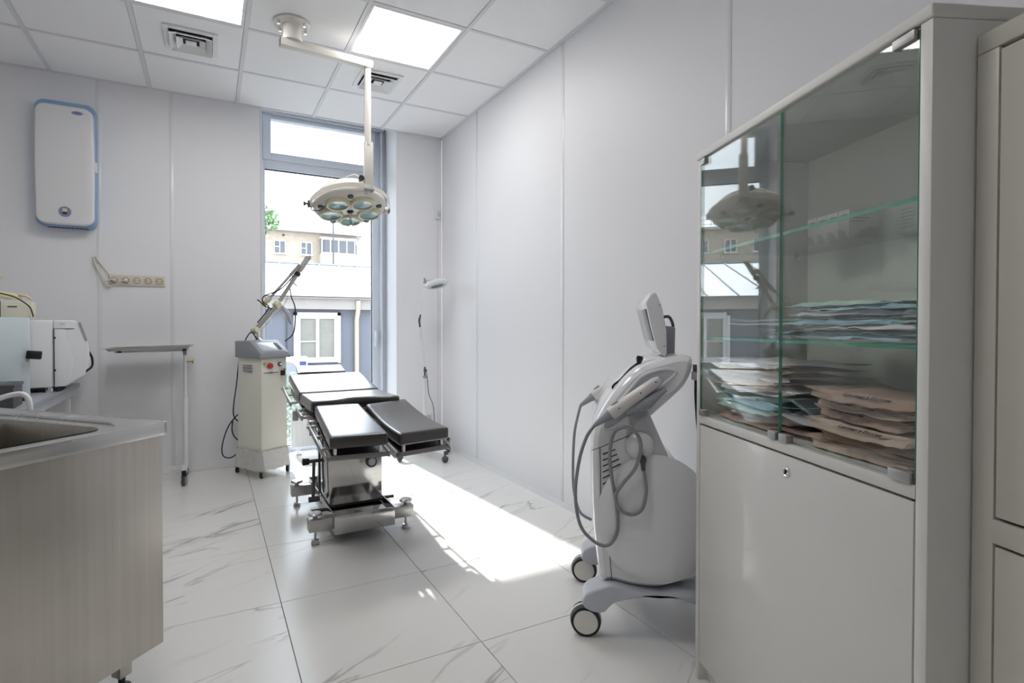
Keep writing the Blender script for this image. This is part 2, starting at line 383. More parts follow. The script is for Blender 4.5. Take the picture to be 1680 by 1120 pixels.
# ------------------------------------------------------------------ ceiling
cl = MB(); cl.box((XL - .1, YB - .1, HC + .06), (XR + .1, YF + .0, HC + .16))
ceiling = tag(cl.obj('ceiling', 'ceil', smooth=False), kind='structure')
CX0, CY0 = -.9916, 4.7038
LIGHTS = [(3, 2), (1, 2), (1, 5)]  # last entry: unseen panel added as fill light
VENTS = [(1, 1), (3, 1)]
ctile = None; GBW = .024
for i in range(-3, 5):
    for j in range(0, 11):
        x0 = CX0 + i * .6; x1 = x0 + .6; y1 = CY0 - j * .6; y0 = y1 - .6
        x0c, x1c, y0c = max(x0, XL), min(x1, XR), max(y0, YB)
        if x1c - x0c < .03 or y1 - y0c < .03: continue
        if (i, j) in LIGHTS: continue
        full = abs(x1c - x0c - .6) < .002 and abs(y1 - y0c - .6) < .002
        if full:
            if ctile is None: ctile = MB().box((-.287, -.287, 0), (.287, .287, .014)).mesh('ceiling_tile', 'ceil', smooth=False, bev=.002, seg=1)
            me = ctile
        else: me = MB().box((-(x1c - x0c) / 2 + .012, -(y1 - y0c) / 2 + .012, 0), ((x1c - x0c) / 2 - .012, (y1 - y0c) / 2 - .012, .014)).mesh('ceiling_tile', 'ceil', smooth=False, bev=.002, seg=1)
        link('ceiling_tile', me, ceiling, ((x0c + x1c) / 2, (y0c + y1) / 2, HC + .004))
for i in range(-2, 5):
    x = CX0 + i * .6
    MB().box((x - GBW / 2, YB, HC - .001), (x + GBW / 2, YF, HC + .03)).obj('grid_bar', 'grid', ceiling, smooth=False, bev=.0015, seg=1)
for j in range(1, 11):
    y = CY0 - j * .6
    MB().box((XL, y - GBW / 2, HC), (XR, y + GBW / 2, HC + .03)).obj('grid_bar', 'grid', ceiling, smooth=False, bev=.0015, seg=1)
for k, (a, b) in enumerate([((XR - .022, YB, HC - .002), (XR, YF, HC + .02)), ((XL, YF - .02, HC - .002), (XR, YF, HC + .02))]):
    MB().box(a, b).obj('edge_trim', 'grid', ceiling, smooth=False, bev=.001, seg=1)

# ------------------------------------------------------------------ walls
def panel_wall(name, axis, pos, out, seams, span, zlo=0, zhi=HC + .1, thick=.12, joint=True):
    # axis 'x': wall plane x=pos; panels between seams along y. out = +1/-1 the side where the backing is
    b = MB()
    def bx(mb, u0, u1, d0, d1, z0, z1):
        d0, d1 = pos + out * d0, pos + out * d1; lo, hi = min(d0, d1), max(d0, d1)
        if axis == 'x': mb.box((lo, u0, z0), (hi, u1, z1))
        else: mb.box((u0, lo, z0), (u1, hi, z1))
        return mb
    W = tag(bx(b, span[0], span[1], .012, thick, zlo, zhi).obj(name, 'wall', smooth=False), kind='structure')
    ed = [span[0]] + [s for s in sorted(seams) if span[0] < s < span[1]] + [span[1]]
    for a, c in zip(ed, ed[1:]):
        bx(MB(), a + .001, c - .001, 0, .012, zlo, zhi).obj('wall_panel', 'wall', W, smooth=False, bev=.001, seg=1)
    for s in ed[1:-1]:
        bx(MB(), s - .013, s + .013, -.0025, .011, zlo + .002, HC - .002).obj('joint_profile', 'joint', W, bev=.0015, seg=2)
    return W
wr = panel_wall('wall_right', 'x', XR, 1, [3.958 - 1.2 * k for k in range(0, 5)], (YB, YF))
wbk = panel_wall('wall_back', 'y', YF, 1, [-.716, -.253, -1.92], (XL, WX0), thick=.55)
panel_wall('wall_left', 'x', XL, -1, [3.5, 2.3, 1.1, -.1], (YB, YF))
panel_wall('wall_front', 'y', YB, -1, [-1.2, 0, 1.2], (XL, XR))
# pier between window and right wall, head above window
b = MB(); b.box((WX1, YF, 0), (XR, WY + .14, HC + .3))
tag(b.obj('wall_pier', 'wall', smooth=False, bev=.002, seg=1), kind='structure')
b = MB(); b.box((WX0 - .3, YF + .02, HC + .16), (XR, YF + .1, HC + .6)); b.box((WX0 - .02, YF, WTOP), (WX1 + .02, WY + .3, WTOP + .2))
b.box((WX0 - .05, YF, HC + .16), (WX1 + .05, YF + .02, HC + .6))
tag(b.obj('wall_back_head', 'wall', smooth=False), kind='structure')
MB().box((WX0, YF - .004, 0), (WX0 + .012, YF + .02, HC)).obj('trim_1', 'joint', smooth=False)['kind'] = 'structure'
# cove skirting
MB().prism([(0, 0), (-.014, 0), (-.004, .03), (0, .03)], YB, YF, Matrix.Translation((XR, 0, 0)) @ Matrix(((1, 0, 0, 0), (0, 0, 1, 0), (0, 1, 0, 0), (0, 0, 0, 1)))).obj('baseboard_right', 'joint', smooth=False)['kind'] = 'structure'
b = MB(); b.box((XL, YF - .006, 0), (WX0, YF, .014)); b.obj('baseboard_back', 'joint', smooth=False)['kind'] = 'structure'

# ------------------------------------------------------------------ window
b = MB(); fy0, fy1 = WY - .035, WY + .045
b.box((WX0 - .01, fy0, 0), (.448, fy1, WTOP)); b.box((1.428, fy0, 0), (1.53, fy1, WTOP)); b.box((.448, fy0, 3.035), (1.428, fy1, WTOP)); b.box((.448, fy0, 2.56), (1.428, fy1, 2.64)); b.box((.448, fy0, 0), (1.428, fy1, .045))
win = tag(b.obj('window_1', 'alu', bev=.004), kind='structure')
b = MB(); y0, y1 = WY - .055, WY + .02       # upper sash
for lo, hi in (((.43, 2.635), (.50, 3.04)), ((1.38, 2.635), (1.45, 3.04)), ((.50, 2.635), (1.38, 2.70)), ((.50, 3.0), (1.38, 3.04))): b.box((lo[0], y0, lo[1]), (hi[0], y1, hi[1]))
b.obj('upper_sash', 'alu', win, bev=.004)
MB().box((.50, WY - .012, 2.70), (1.38, WY - .002, 3.0)).obj('glass_pane', 'glass', win, smooth=False)
MB().box((.448, WY - .006, .045), (1.428, WY + .006, 2.56)).obj('glass_pane', 'glass', win, smooth=False)
b = MB()
for lo, hi in (((.446, .045), (.452, 2.56)), ((1.422, .045), (1.428, 2.56)), ((.452, 2.553), (1.422, 2.56)), ((.452, .045), (1.422, .052))): b.box((lo[0], WY - .012, lo[1]), (hi[0], WY + .012, hi[1]))
b.obj('gasket', 'rubber', win, smooth=False)
MB().box((WX0 + .02, WY - .10, 3.035), (1.53, WY - .045, 3.085)).obj('blind_cassette', 'lgrey_pl', win, bev=.006)
b = MB(); b.box((1.495, WY - .10, .0), (1.512, WY - .036, 3.03)); b.box((1.526, WY - .06, 0), (1.547, WY + .02, WTOP)); b.obj('jamb_profile', 'alu', win, bev=.003)
b = MB(); b.box((1.44, WY - .085, .95), (1.462, WY - .036, 1.10)); b.cyl((1.451, WY - .09, 1.0), (1.451, WY - .09, 1.11), .007, n=8); b.obj('handle', 'alu', win, bev=.003)
# wall outside above the window with an unseen canopy added to block the upper pane's sun
b = MB(); b.box((-3, WY + .14, WTOP), (4.5, WY + .35, 6)); b.box((-3, WY + .14, -.4), (WX0, WY + .35, WTOP)); b.box((WX1, WY + .14, -.4), (4.5, WY + .35, WTOP)); b.box((-.6, WY + .3, 3.36), (2.6, 5.98, 3.44))
tag(b.obj('wall_outside', 'fascia', smooth=False), kind='structure')

# ------------------------------------------------------------------ ceiling lights and vents
def ceil_light(i, j, label, group=None):
    x, y = CX0 + (i + .5) * .6, CY0 - (j + .5) * .6
    t = thing('ceiling_light', label, 'light', (x, y, HC), group=group)
    b = MB()
    for lo, hi in (((-.287, -.287), (-.268, .287)), ((.268, -.287), (.287, .287)), ((-.268, -.287), (.268, -.268)), ((-.268, .268), (.268, .287))): b.box((lo[0], lo[1], .0), (hi[0], hi[1], .03))
    b.obj('frame', 'louvre', t, bev=.002, seg=1)
    MB().box((-.27, -.27, .006), (.27, .27, .02)).obj('diffuser', 'panel_light', t, smooth=False)
for k, (i, j) in enumerate(LIGHTS):
    ceil_light(i, j, ['square lit ceiling panel beside the swing arm of the surgical light', 'square lit ceiling panel at the top edge, above the vent on the left',
                      'unseen lit ceiling panel added overhead for fill light, nearer than the two in view'][k])
def vent(i, j, label):
    x, y = CX0 + (i + .5) * .6, CY0 - (j + .5) * .6
    t = thing('ceiling_vent', label, 'vent', (x, y, HC + .004))
    def ring(b, r0, r1, z0, z1):
        # sloped square ring
        o = [(-r1, -r1, z1), (r1, -r1, z1), (r1, r1, z1), (-r1, r1, z1)]; q = [(-r0, -r0, z0), (r0, -r0, z0), (r0, r0, z0), (-r0, r0, z0)]
        for d in (0, .003):
            vo = [b.b.verts.new((a, c, e + d)) for a, c, e in o]; vq = [b.b.verts.new((a, c, e + d)) for a, c, e in q]
            for k in range(4): b.b.faces.new((vo[k], vo[(k + 1) % 4], vq[(k + 1) % 4], vq[k]))
            if d == 0: f = (vo, vq)
            else:
                for k in range(4): b.b.faces.new((f[0][k], f[0][(k + 1) % 4], vo[(k + 1) % 4], vo[k])); b.b.faces.new((f[1][k], f[1][(k + 1) % 4], vq[(k + 1) % 4], vq[k]))
    b = MB()
    for lo, hi in (((-.15, -.15), (-.12, .15)), ((.12, -.15), (.15, .15)), ((-.12, -.15), (.12, -.12)), ((-.12, .12), (.12, .15))): b.box((lo[0], lo[1], -.012), (hi[0], hi[1], .0))
    b.obj('frame', 'louvre', t, bev=.002, seg=1)
    MB().box((-.12, -.12, -.0015), (.12, .12, -.0005)).obj('backing', 'void', t, smooth=False)
    for r0, r1, z0, z1 in ((.082, .118, -.006, -.034), (.046, .080, -.010, -.036)):
        b = MB(); ring(b, r0, r1, z0, z1); b.obj('louvre', 'louvre', t, smooth=False)
    MB().box((-.030, -.030, -.024), (.030, .030, -.018)).obj('centre_plate', 'louvre', t, bev=.002, seg=1)
vent(1, 1, 'square white ceiling air vent below the left light panel, above the wall purifier')
vent(3, 1, 'square white ceiling air vent partly behind the pole of the surgical light')

# ------------------------------------------------------------------ surgical light
def surgical():
    t = thing('surgical_light', 'cream five-lens surgical light hanging from the ceiling on a swing arm', 'lamp', (.45, 3.325, HC))
    O = Vector((.45, 3.325, HC))
    b = MB(); b.lathe([(.001, 0), (.105, 0), (.105, -.008), (.06, -.012), (.052, -.02), (.052, -.085), (.001, -.085)], 36, cap=False); b.obj('ceiling_flange', 'cream', t)
    for k in range(6):
        a = 2 * PI * k / 6 + .3; p = Vector((.083 * math.cos(a), .083 * math.sin(a), 0))
        MB().cyl(p + Vector((0, 0, -.008)), p + Vector((0, 0, -.028)), .010, .008, 10).obj('bolt', 'chrome', t)
    el = Vector((.908, 3.34, 2.79)) - O; st = Vector((-.05, -.012, -.112))
    b = MB(); b.lathe([(.001, -.086), (.058, -.086), (.058, -.105), (.001, -.105)], 30, cap=False); b.obj('swivel_collar', 'cream', t)
    d = (el - st); d.z = 0; dn = d.normalized()
    b = MB(); b.bar(Vector((st.x, st.y, -.125)) - dn * .02, Vector((el.x, el.y, -.13)) + dn * .03, .05, .045); arm = b.obj('swing_arm', 'cream', t, bev=.004)
    MB().bar(Vector((st.x, st.y, -.125)) - dn * .0225, Vector((st.x, st.y, -.125)) - dn * .02, .046, .04).obj('end_cap', 'dgrey_pl', arm)
    zt = -.15; zl = 2.0 - HC
    b = MB(); b.cyl((el.x, el.y, -.15), (el.x, el.y, 2.30 - HC), .021); b.cyl((el.x, el.y, -.14), (el.x, el.y, -.155), .027); b.obj('drop_pole', 'cream', t)
    zf = 2.015 - HC
    b = MB(); b.box((el.x - .024, el.y - .018, zf), (el.x + .032, el.y + .018, 2.32 - HC)); fk = b.obj('flat_pole', 'cream', t, bev=.004)
    MB().box((el.x - .026, el.y - .03, zf - .008), (el.x + .034, el.y + .02, zf + .006)).obj('pole_clamp', 'grey_pl', fk, bev=.002)
    # dome frame: tilted towards the camera
    c = Vector((.845, 3.56, 1.945)) - O
    T = Matrix.Translation(c) @ Matrix.Rotation(R(-1), 4, 'Y') @ Matrix.Rotation(R(-15), 4, 'X')
    b = MB(); b.lathe([(.001, .150), (.07, .148), (.13, .138), (.178, .116), (.208, .084), (.224, .050), (.226, .036), (.237, .028), (.240, .012), (.236, -.006), (.224, -.016), (.205, -.022), (.10, -.030), (.001, -.032)], 56, T, cap=False)
    dm = b.obj('dome', 'cream', t)
    MB().tube([T @ Vector((.223 * math.cos(a), .223 * math.sin(a), .032)) for a in [2 * PI * k / 48 for k in range(48)]], .0035, 6, closed=True).obj('dome_seam', 'grey_pl', dm)
    cen0 = R(78)
    for k in range(5):
        a = cen0 + 2 * PI * k / 5; x, y = .132 * math.cos(a), .132 * math.sin(a)
        TT = T @ Matrix.Translation((x, y, -.018))
        b = MB(); b.lathe([(.080, .0), (.082, -.014), (.074, -.026), (.062, -.028), (.060, -.018)], 32, TT, cap=False); lh = b.obj('lens_housing', 'cream_y', t)
        MB().lathe([(.001, -.012), (.04, -.014), (.0605, -.019), (.0605, -.013), (.001, -.008)], 28, TT, cap=False).obj('lens', 'lens', lh)
        a2 = a + PI / 5; x, y = .195 * math.cos(a2), .195 * math.sin(a2)
        MB().lathe([(.001, -.012), (.015, -.012), (.020, -.004), (.020, .004), (.001, .004)], 18, T @ Matrix.Translation((x, y, -.022)), cap=False).obj('vent_knob', 'dgrey_pl', t)
    hd = MB().lathe([(.001, -.046), (.012, -.046), (.018, -.036), (.026, -.030), (.026, -.024), (.001, -.024)], 24, T, cap=False).obj('handle_socket', 'plastic_black', t)
    MB().tube([T @ Vector((0, 0, -.04)), T @ Vector((-.004, 0, -.135))], [.007, .009], 12).obj('handle', 'chrome', t)
    # yoke: half ring around the dome, behind and above, joined to the pole
    pts = []
    for k in range(25):
        a = R(180) + R(180) * k / 24
        pts.append(T @ Vector((.262 * math.cos(a), .262 * math.sin(a), .004 - .02 * math.sin(a))))
    b = MB()
    for p, q in zip(pts, pts[1:]): b.bar(p, q, .006, .026)
    yk = b.obj('yoke', 'cream', t)
    top = Vector((el.x, el.y, zf))
    b = MB(); b.tube([top + Vector((0, 0, .01)), top + Vector((-.01, -.01, -.02)), T @ Vector((.055, -.245, .02))], [.02, .016, .012], 12); b.obj('yoke_stem', 'cream', t)
    for s in (-1, 1):
        p = T @ Vector((s * .238, 0, .0)); q = T @ Vector((s * .262, 0, 0)); r = T @ Vector((s * .272, 0, 0))
        MB().cyl(p, q, .022).obj('pivot', 'cream', t); MB().cyl(q, r, .024 if s < 0 else .021).obj('pivot_ring', 'dgrey_pl', t)
    MB().tube([T @ Vector((-.272, 0, 0)), T @ Vector((-.284, 0, 0)), T @ Vector((-.288, 0, 0)), T @ Vector((-.298, 0, 0))], [.006, .006, .012, .016], 14).obj('lock_knob', 'dgrey_pl', t)
    b = MB(); p = T @ Vector((.02, -.225, .075)); b.tube([p, p + Vector((0, -.02, .0)), p + Vector((0, -.03, .005)), p + Vector((0, -.045, .008))], [.008, .008, .018, .018], 16); b.obj('side_knob', 'plastic_black', t)
    MB().tube(spline([T @ Vector((-.255, .0, -.02)), T @ Vector((-.245, -.01, -.05)), T @ Vector((-.20, -.04, -.055)), T @ Vector((-.17, -.06, -.035))]), .004, 8).obj('power_lead', 'dgrey_pl', t)
    MB().tube(spline([T @ Vector((.05, .05, .11)), T @ Vector((-.02, .0, .20)), T @ Vector((.03, -.1, .19)), Vector((el.x - .026, el.y + .01, zf + .05))]), .0035, 8).obj('cable', 'cream', t)
surgical()

# ------------------------------------------------------------------ wall purifier
def purifier():
    x0, x1, z0, z1 = -1.065, -.722, 1.845, 2.722
    W, H = x1 - x0, z1 - z0
    t = thing('air_purifier', 'tall white wall-mounted air purifier with pale blue edging', 'air purifier', ((x0 + x1) / 2, YF, z0))
    def outline(w, h, r, bul):
        p = rrect(w, h, r, 6); return [(x * (1 + bul * (1 - (2 * y / h) ** 2)), y + h / 2) for x, y in sum([[(a[0] + (b_[0] - a[0]) * k / 4, a[1] + (b_[1] - a[1]) * k / 4) for k in range(4)] for a, b_ in zip(p, p[1:] + p[:1])], [])]
    T = Matrix.Translation((0, 0, 0)) @ MXZ
    MB().prism(outline(W, H, .055, .02), 0, .085, T).obj('back_shell', 'blue_trim', t, bev=.012)
    MB().prism([(x, y + .012) for x, y in outline(W - .016, H - .05, .06, .03)], .03, .118, T).obj('front_cover', 'white_pl', t, bev=.014, seg=3)
    for s in (-1, 1): MB().cbox((s * (W / 2 + .002), -.06, H * .5), (.012, .05, .075)).obj('side_clip', 'white_pl', t, bev=.003)
    TT = Matrix.Translation((.0, -.118, .10)) @ MXZ
    b = MB(); b.lathe([(.036, 0), (.036, .004), (.001, .004)], 32, TT @ Matrix.Scale(1, 4), cap=False); d = b.obj('display_ring', 'badge', t)
    MB().box((-.013, -.1245, .085), (.013, -.122, .122)).obj('display', 'cream_y', d); MB().box((-.013, -.1255, .083), (.013, -.1215, .098)).obj('display_screen', 'plastic_black', d)
    el = [(.034 * math.cos(a) + .075, .013 * math.sin(a) + .795) for a in [2 * PI * k / 24 for k in range(24)]]
    bd = MB().prism(el, .117, .1195, T).obj('badge', 'badge', t)
    text('badge_lettering', 'CTB', .016, bd, (.058, -.1198, .789), (R(90), 0, 0), 'ink_blue')
    b = MB()
    for k in range(9): b.box((-.11 + k * .026, -.07, -.003), (-.09 + k * .026, -.02, .002))
    b.obj('air_slots', 'dgrey_pl', t)
purifier()

# ------------------------------------------------------------------ socket strip, cables, sensor
def sockets():
    x0, x1, zc = -.663, -.302, 1.484
    t = thing('socket_strip', 'row of five beige wall sockets in one frame', 'socket', (x0, YF, zc - .036))
    Wd = x1 - x0
    MB().box((0, -.010, 0), (Wd, 0, .082)).obj('frame', 'sock', t, bev=.003)
    for k in range(5):
        cx = Wd * (k + .5) / 5
        s = MB().box((cx - .029, -.0125, .012), (cx + .029, -.009, .070)).obj('socket', 'sock', t, bev=.002)
        T = Matrix.Translation((cx, -.0125, .041)) @ MXZ
        MB().lathe([(.019, .0006), (.021, .0022), (.023, .0006)], 24, T, cap=False).obj('socket_ring', 'sock_dark', s)
        b = MB(); 
        for q in (-1, 1): b.cyl((cx + q * .009, -.0132, .041), (cx + q * .009, -.0124, .041), .003, n=10)
        b.obj('pin_holes', 'plastic_black', s)
    for k in (0, 1):
        p = thing('power_plug', ['white plug in the leftmost beige wall socket', 'white plug in the second beige wall socket from the left'][k], 'plug', (x0 + Wd * (k + .5) / 5, YF - .0135, zc + .005))
        MB().tube([(0, 0, 0), (0, -.022, 0), (0, -.030, 0)], [.017, .015, .008], 16).obj('plug_body', 'cable_w', p)
        pts = [(0, -.03, 0), (-.012, -.034, -.004), (-.03, -.03, -.012), (-.040, -.024, -.02)] if k else [(0, -.03, 0), (-.02 - .05 * k, -.04, -.004), (-.05 - .07 * k, -.03, -.02), (-.03 - .07 * k, -.02, -.055), (-.06 - .07 * k, -.018, -.01), (-.10 - .065 * k, -.015, .08), (-.12 - .085 * k, -.012, .15), (-.105 - .08 * k, -.01, .165)]
        MB().tube(spline(pts), .0042, 8).obj('cord', 'cable_w', p)
    c = MB(); pts = [(x0 + .02, YF - .018, zc + .0), (x0 - .0, YF - .014, zc + .06), (x0 - .05, YF - .012, zc + .13), (x0 - .08, YF - .01, zc + .17), (x0 - .09, YF - .01, zc + .14), (x0 - .05, YF - .012, zc + .06), (x0 + .0, YF - .02, zc - .03), (x0 + .025, YF - .02, zc - .04)]
    c.tube(spline(pts), .0045, 8); tag(c.obj('cable_bundle', 'cable_w'), 'white bundle of cable tucked behind the socket strip on the wall', 'cable')
    t = thing('motion_sensor', 'small white motion sensor high in the wall corner', 'sensor', (1.955, YF, 2.17))
    MB().box((-.025, -.035, 0), (.025, 0, .10)).obj('housing', 'white_pl', t, bev=.008, seg=3)
    MB().box((-.017, -.039, .02), (.017, -.034, .06)).obj('sensor_lens', 'lgrey_pl', t, bev=.002)
    MB().tube([(.0, -.006, 0), (.004, -.006, -1.2), (.006, -.006, -2.1)], .0016, 6).obj('lead', 'cable_w', t)
    t = thing('wall_socket', 'single beige wall socket low behind the magnifier lamp', 'socket', (1.857, YF, .27))
    MB().box((-.036, -.01, -.036), (.036, 0, .036)).obj('frame', 'sock', t, bev=.003)
    MB().lathe([(.019, .0105), (.021, .0125), (.023, .0105)], 20, MXZ, cap=False).obj('socket_ring', 'sock_dark', t)
    t = thing('junction_box', 'small white electrical box on the wall behind the laser column', 'box', (.21, YF, .30))
    MB().box((-.05, -.05, 0), (.03, 0, .085)).obj('housing', 'white_pl', t, bev=.004); MB().tube([(0, -.02, 0), (0, -.02, -.2)], .006, 8).obj('conduit', 'cable_w', t)
sockets()

# ------------------------------------------------------------------ operating table
def pad(name, nl, nr, fr, fl_, th, parent, sag=0.0, scoop=None, nu=14, nv=14, m='leather'):
    nl, nr, fr, fl_ = map(Vector, (nl, nr, fr, fl_))
    def f(u, v):
        # u across left->right, v near->far
        a = nl.lerp(nr, u); b_ = fl_.lerp(fr, u); vv = v
        if scoop:
            c, w_, d = scoop; vv = v + (1 - v) * d * math.exp(-((u - c) / w_) ** 4)
        p = a.lerp(b_, vv); p.z -= sag * math.sin(PI * v)
        return p
    mb = MB(); mb.sheet(f, nu, nv, th)
    return mb.obj(name, m, parent, bev=.014, seg=4, ang=50)
def table():
    O = Vector((.735, 3.2, 0))
    t = thing('operating_table', 'operating table with dark split leg pads on a polished steel column', 'operating table', O)
    V = lambda x, y, z: Vector((x, y, z)) - O
    secs = [('leg_pad', (.466, 2.345, .662), (.724, 2.318, .662), (.740, 2.905, .722), (.503, 2.945, .722), .056, 0.0, None),
            ('leg_pad', (.785, 2.345, .648), (1.058, 2.395, .648), (1.035, 2.99, .722), (.772, 2.90, .716), .060, .018, None),
            ('seat_pad', (.490, 2.955, .740), (.995, 2.965, .740), (.985, 3.37, .738), (.487, 3.345, .738), .062, 0.0, (.57, .22, .17)),
            ('back_pad', (.484, 3.36, .742), (.992, 3.385, .742), (1.035, 4.05, .800), (.503, 3.98, .800), .055, 0.0, None),
            ('head_pad', (.585, 4.12, .802), (.945, 4.12, .802), (.978, 4.44, .832), (.615, 4.42, .832), .045, 0.0, None)]
    for n, a, b_, c, d, th, sag, sco in secs:
        P = pad(n, V(*a), V(*b_), V(*c), V(*d), th, t, sag, sco)
        # under plate
        q = [V(*k) for k in (a, b_, c, d)]; cen = sum(q, Vector()) / 4
        q = [cen + (k - cen) * .93 + Vector((0, 0, -th - .034)) for k in q]
        mb = MB(); mb.sheet(lambda u, v: q[0].lerp(q[1], u).lerp(q[3].lerp(q[2], u), v), 2, 2, .010)
        fr_ = mb.obj('section_frame', 'dark_plate', t, smooth=False)
        if n == 'leg_pad':
            e0, e1 = V(*a) + Vector((-.01, .03, -th - .045)), V(*b_) + Vector((.012, .03, -th - .045))
            MB().bar(e0, e1, .022, .018).obj('end_bar', 'dark_plate', fr_, bev=.003)
            f0, f1 = V(*d) + Vector((-.012, 0, -th - .045)), V(*c) + Vector((.01, 0, -th - .045))
            MB().bar(e0, f0, .012, .03).obj('side_bar', 'satin', fr_, bev=.002); MB().bar(e1, f1, .012, .03).obj('side_bar', 'satin', fr_, bev=.002)
            for p in (a, b_):
                s = 1 if p is a else -1
                p0 = V(*p) + Vector((s * .03, .035, -th)); MB().cyl(p0, p0 + Vector((0, 0, -.04)), .009, n=14).obj('standoff', 'chrome', fr_)
    # side rails on the left, each with stand-offs
    for (y0, z0, y1, z1, dx) in ((2.42, .585, 2.86, .63, .445), (3.0, .645, 3.30, .645, .448), (3.42, .665, 3.96, .715, .445)):
        rl = MB().bar(V(dx, y0, z0), V(dx + .012, y1, z1), .010, .028).obj('side_rail', 'satin', t, bev=.002)
        for k in range(3):
            f = .08 + .42 * k; y = y0 + (y1 - y0) * f; z = z0 + (z1 - z0) * f
            MB().cyl(V(dx, y, z), V(dx + .045, y, z), .009, n=12).obj('standoff', 'satin', rl)
    for (y0, z0, y1, z1, dx) in ((3.0, .645, 3.30, .645, 1.035), (3.42, .665, 3.96, .715, 1.05), (2.45, .57, 2.86, .63, 1.085)):
        rl = MB().bar(V(dx, y0, z0), V(dx, y1, z1), .010, .028).obj('side_rail', 'satin', t, bev=.002)
        for k in (0, 1):
            f = .1 + .8 * k; y = y0 + (y1 - y0) * f; z = z0 + (z1 - z0) * f
            MB().cyl(V(dx - .045, y, z), V(dx, y, z), .009, n=12).obj('standoff', 'satin', rl)
    MB().cbox(V(.452, 3.28, .618), (.03, .035, .06)).obj('rail_clamp', 'satin', t, bev=.004)
    b = MB(); b.cyl(V(.47, 2.93, .625), V(.505, 2.93, .625), .022); b.cyl(V(.487, 2.935, .61), V(.487, 2.935, .56), .012); b.obj('hinge_joint', 'satin', t)
    # main frame
    b = MB()
    for x in (.535, .935): b.bar(V(x, 2.93, .615), V(x, 4.0, .68), .03, .045)
    b.box(V(.52, 3.0, .585), V(.95, 3.5, .63)); b.obj('main_frame', 'dark_plate', t, bev=.003)
    # head bracket
    b = MB(); b.bar(V(.74, 3.95, .70), V(.76, 4.35, .75), .03, .02); b.bar(V(.82, 3.95, .70), V(.84, 4.35, .75), .03, .02); b.obj('head_bracket', 'satin', t)
    # column
    b = MB(); b.box(V(.586, 2.975, .145), V(.888, 3.36, .60)); col = b.obj('column', 'polished', t, bev=.006)
    Tm = Matrix.Translation(V(.826, 2.975, .372)) @ MXZ
    MB().lathe([(.032, 0), (.032, .010), (.024, .014), (.024, .008)], 28, Tm, cap=False).obj('emblem_ring', 'dgrey_pl', col)
    MB().lathe([(.001, .012), (.019, .012), (.024, .008), (.024, 0), (.001, 0)], 28, Tm, cap=False).obj('emblem_disc', 'lgrey_pl', col)
    MB().box(V(.582, 2.971, .14), V(.892, 3.364, .15)).obj('column_gasket', 'rubber', t)
    # base tray
    b = MB(); x0, x1, y0, y1, z0, z1, w_ = .578, .905, 2.79, 3.60, .055, .155, .006
    b.box(V(x0, y0, z0), V(x1, y0 + w_, z1)); b.box(V(x0, y1 - w_, z0), V(x1, y1, z1)); b.box(V(x0, y0 + w_, z0), V(x0 + w_, y1 - w_, z1)); b.box(V(x1 - w_, y0 + w_, z0), V(x1, y1 - w_, z1)); b.box(V(x0 + w_, y0 + w_, z0), V(x1 - w_, y1 - w_, z0 + .075))
    b.obj('base_tray', 'polished', t, bev=.002)
    for y in (2.865, 3.52):
        for s in (-1, 1):
            xa, xb = (.455, .578) if s < 0 else (.905, 1.03)
            cb = MB().box(V(xa, y - .032, .07), V(xb, y + .032, .135)).obj('outrigger', 'satin', t, bev=.004)
            xk = .492 if s < 0 else .993
            b = MB(); b.lathe([(.001, .030), (.03, .030), (.036, .025), (.036, .018), (.014, .012), (.012, 0), (.001, 0)], 24, Matrix.Translation(V(xk, y, .135)), cap=False); b.obj('jack_knob', 'satin', cb)
            b = MB(); b.cyl(V(xk, y, .07), V(xk, y, .02), .007, n=10); b.lathe([(.001, .026), (.018, .022), (.022, .004), (.02, 0), (.001, 0)], 20, Matrix.Translation(V(xk, y, .0)), cap=False); b.obj('levelling_foot', 'satin', cb)
    # brake pedal and lift lever at the left
    b = MB(); b.cyl(V(.905, 3.08, .12), V(.985, 3.06, .125), .009); b.obj('pedal', 'dgrey_pl', t)
    b = MB(); b.cyl(V(.50, 3.02, .12), V(.578, 3.02, .12), .010); b.obj('pedal', 'dgrey_pl', t)
    b = MB(); b.cyl(V(.525, 3.12, .16), V(.53, 3.12, .375), .009); b.cyl(V(.49, 3.12, .375), V(.60, 3.12, .375), .010); b.cyl(V(.575, 3.20, .16), V(.575, 3.20, .60), .007); b.obj('lift_rod', 'dgrey_pl', t)
    MB().lathe([(.001, .02), (.018, .018), (.02, -.018), (.001, -.02)], 18, Matrix.Translation(V(.485, 3.12, .375)) @ Matrix.Rotation(R(90), 4, 'Y'), cap=False).obj('lever_knob', 'plastic_black', t)
    b = MB(); b.cyl(V(.50, 3.12, .155), V(.56, 3.12, .155), .016); b.obj('lever_pivot', 'dgrey_pl', t)
table()

# ------------------------------------------------------------------ laser column with articulated arm
def caster(parent, x, y, r=.028, m='rubber', zt=None, rz=0, w_=.018):
    zt = zt or 2 * r + .02
    T = Matrix.Translation((x, y, r)) @ Matrix.Rotation(rz, 4, 'Z') @ Matrix.Rotation(R(90), 4, 'X')
    c = MB().lathe([(.001, -w_ / 2), (r * .9, -w_ / 2), (r, -w_ / 3), (r, w_ / 3), (r * .9, w_ / 2), (.001, w_ / 2)], 20, T, cap=False).obj('caster', m, parent)
    f = MB()
    for s in (-1, 1):
        f.cbox(Matrix.Rotation(rz, 3, 'Z') @ Vector((0, s * (w_ / 2 + .004), 0)) + Vector((x, y, r + .010)), (r * .8, .003, r + .02), rz)
    f.cyl((x, y, 2 * r + .0), (x, y, zt), .008, n=10); f.cbox((x, y, 2 * r + .006), (r, w_ + .012, .004), rz)
    f.obj('caster_fork', 'grey_pl', c); return c
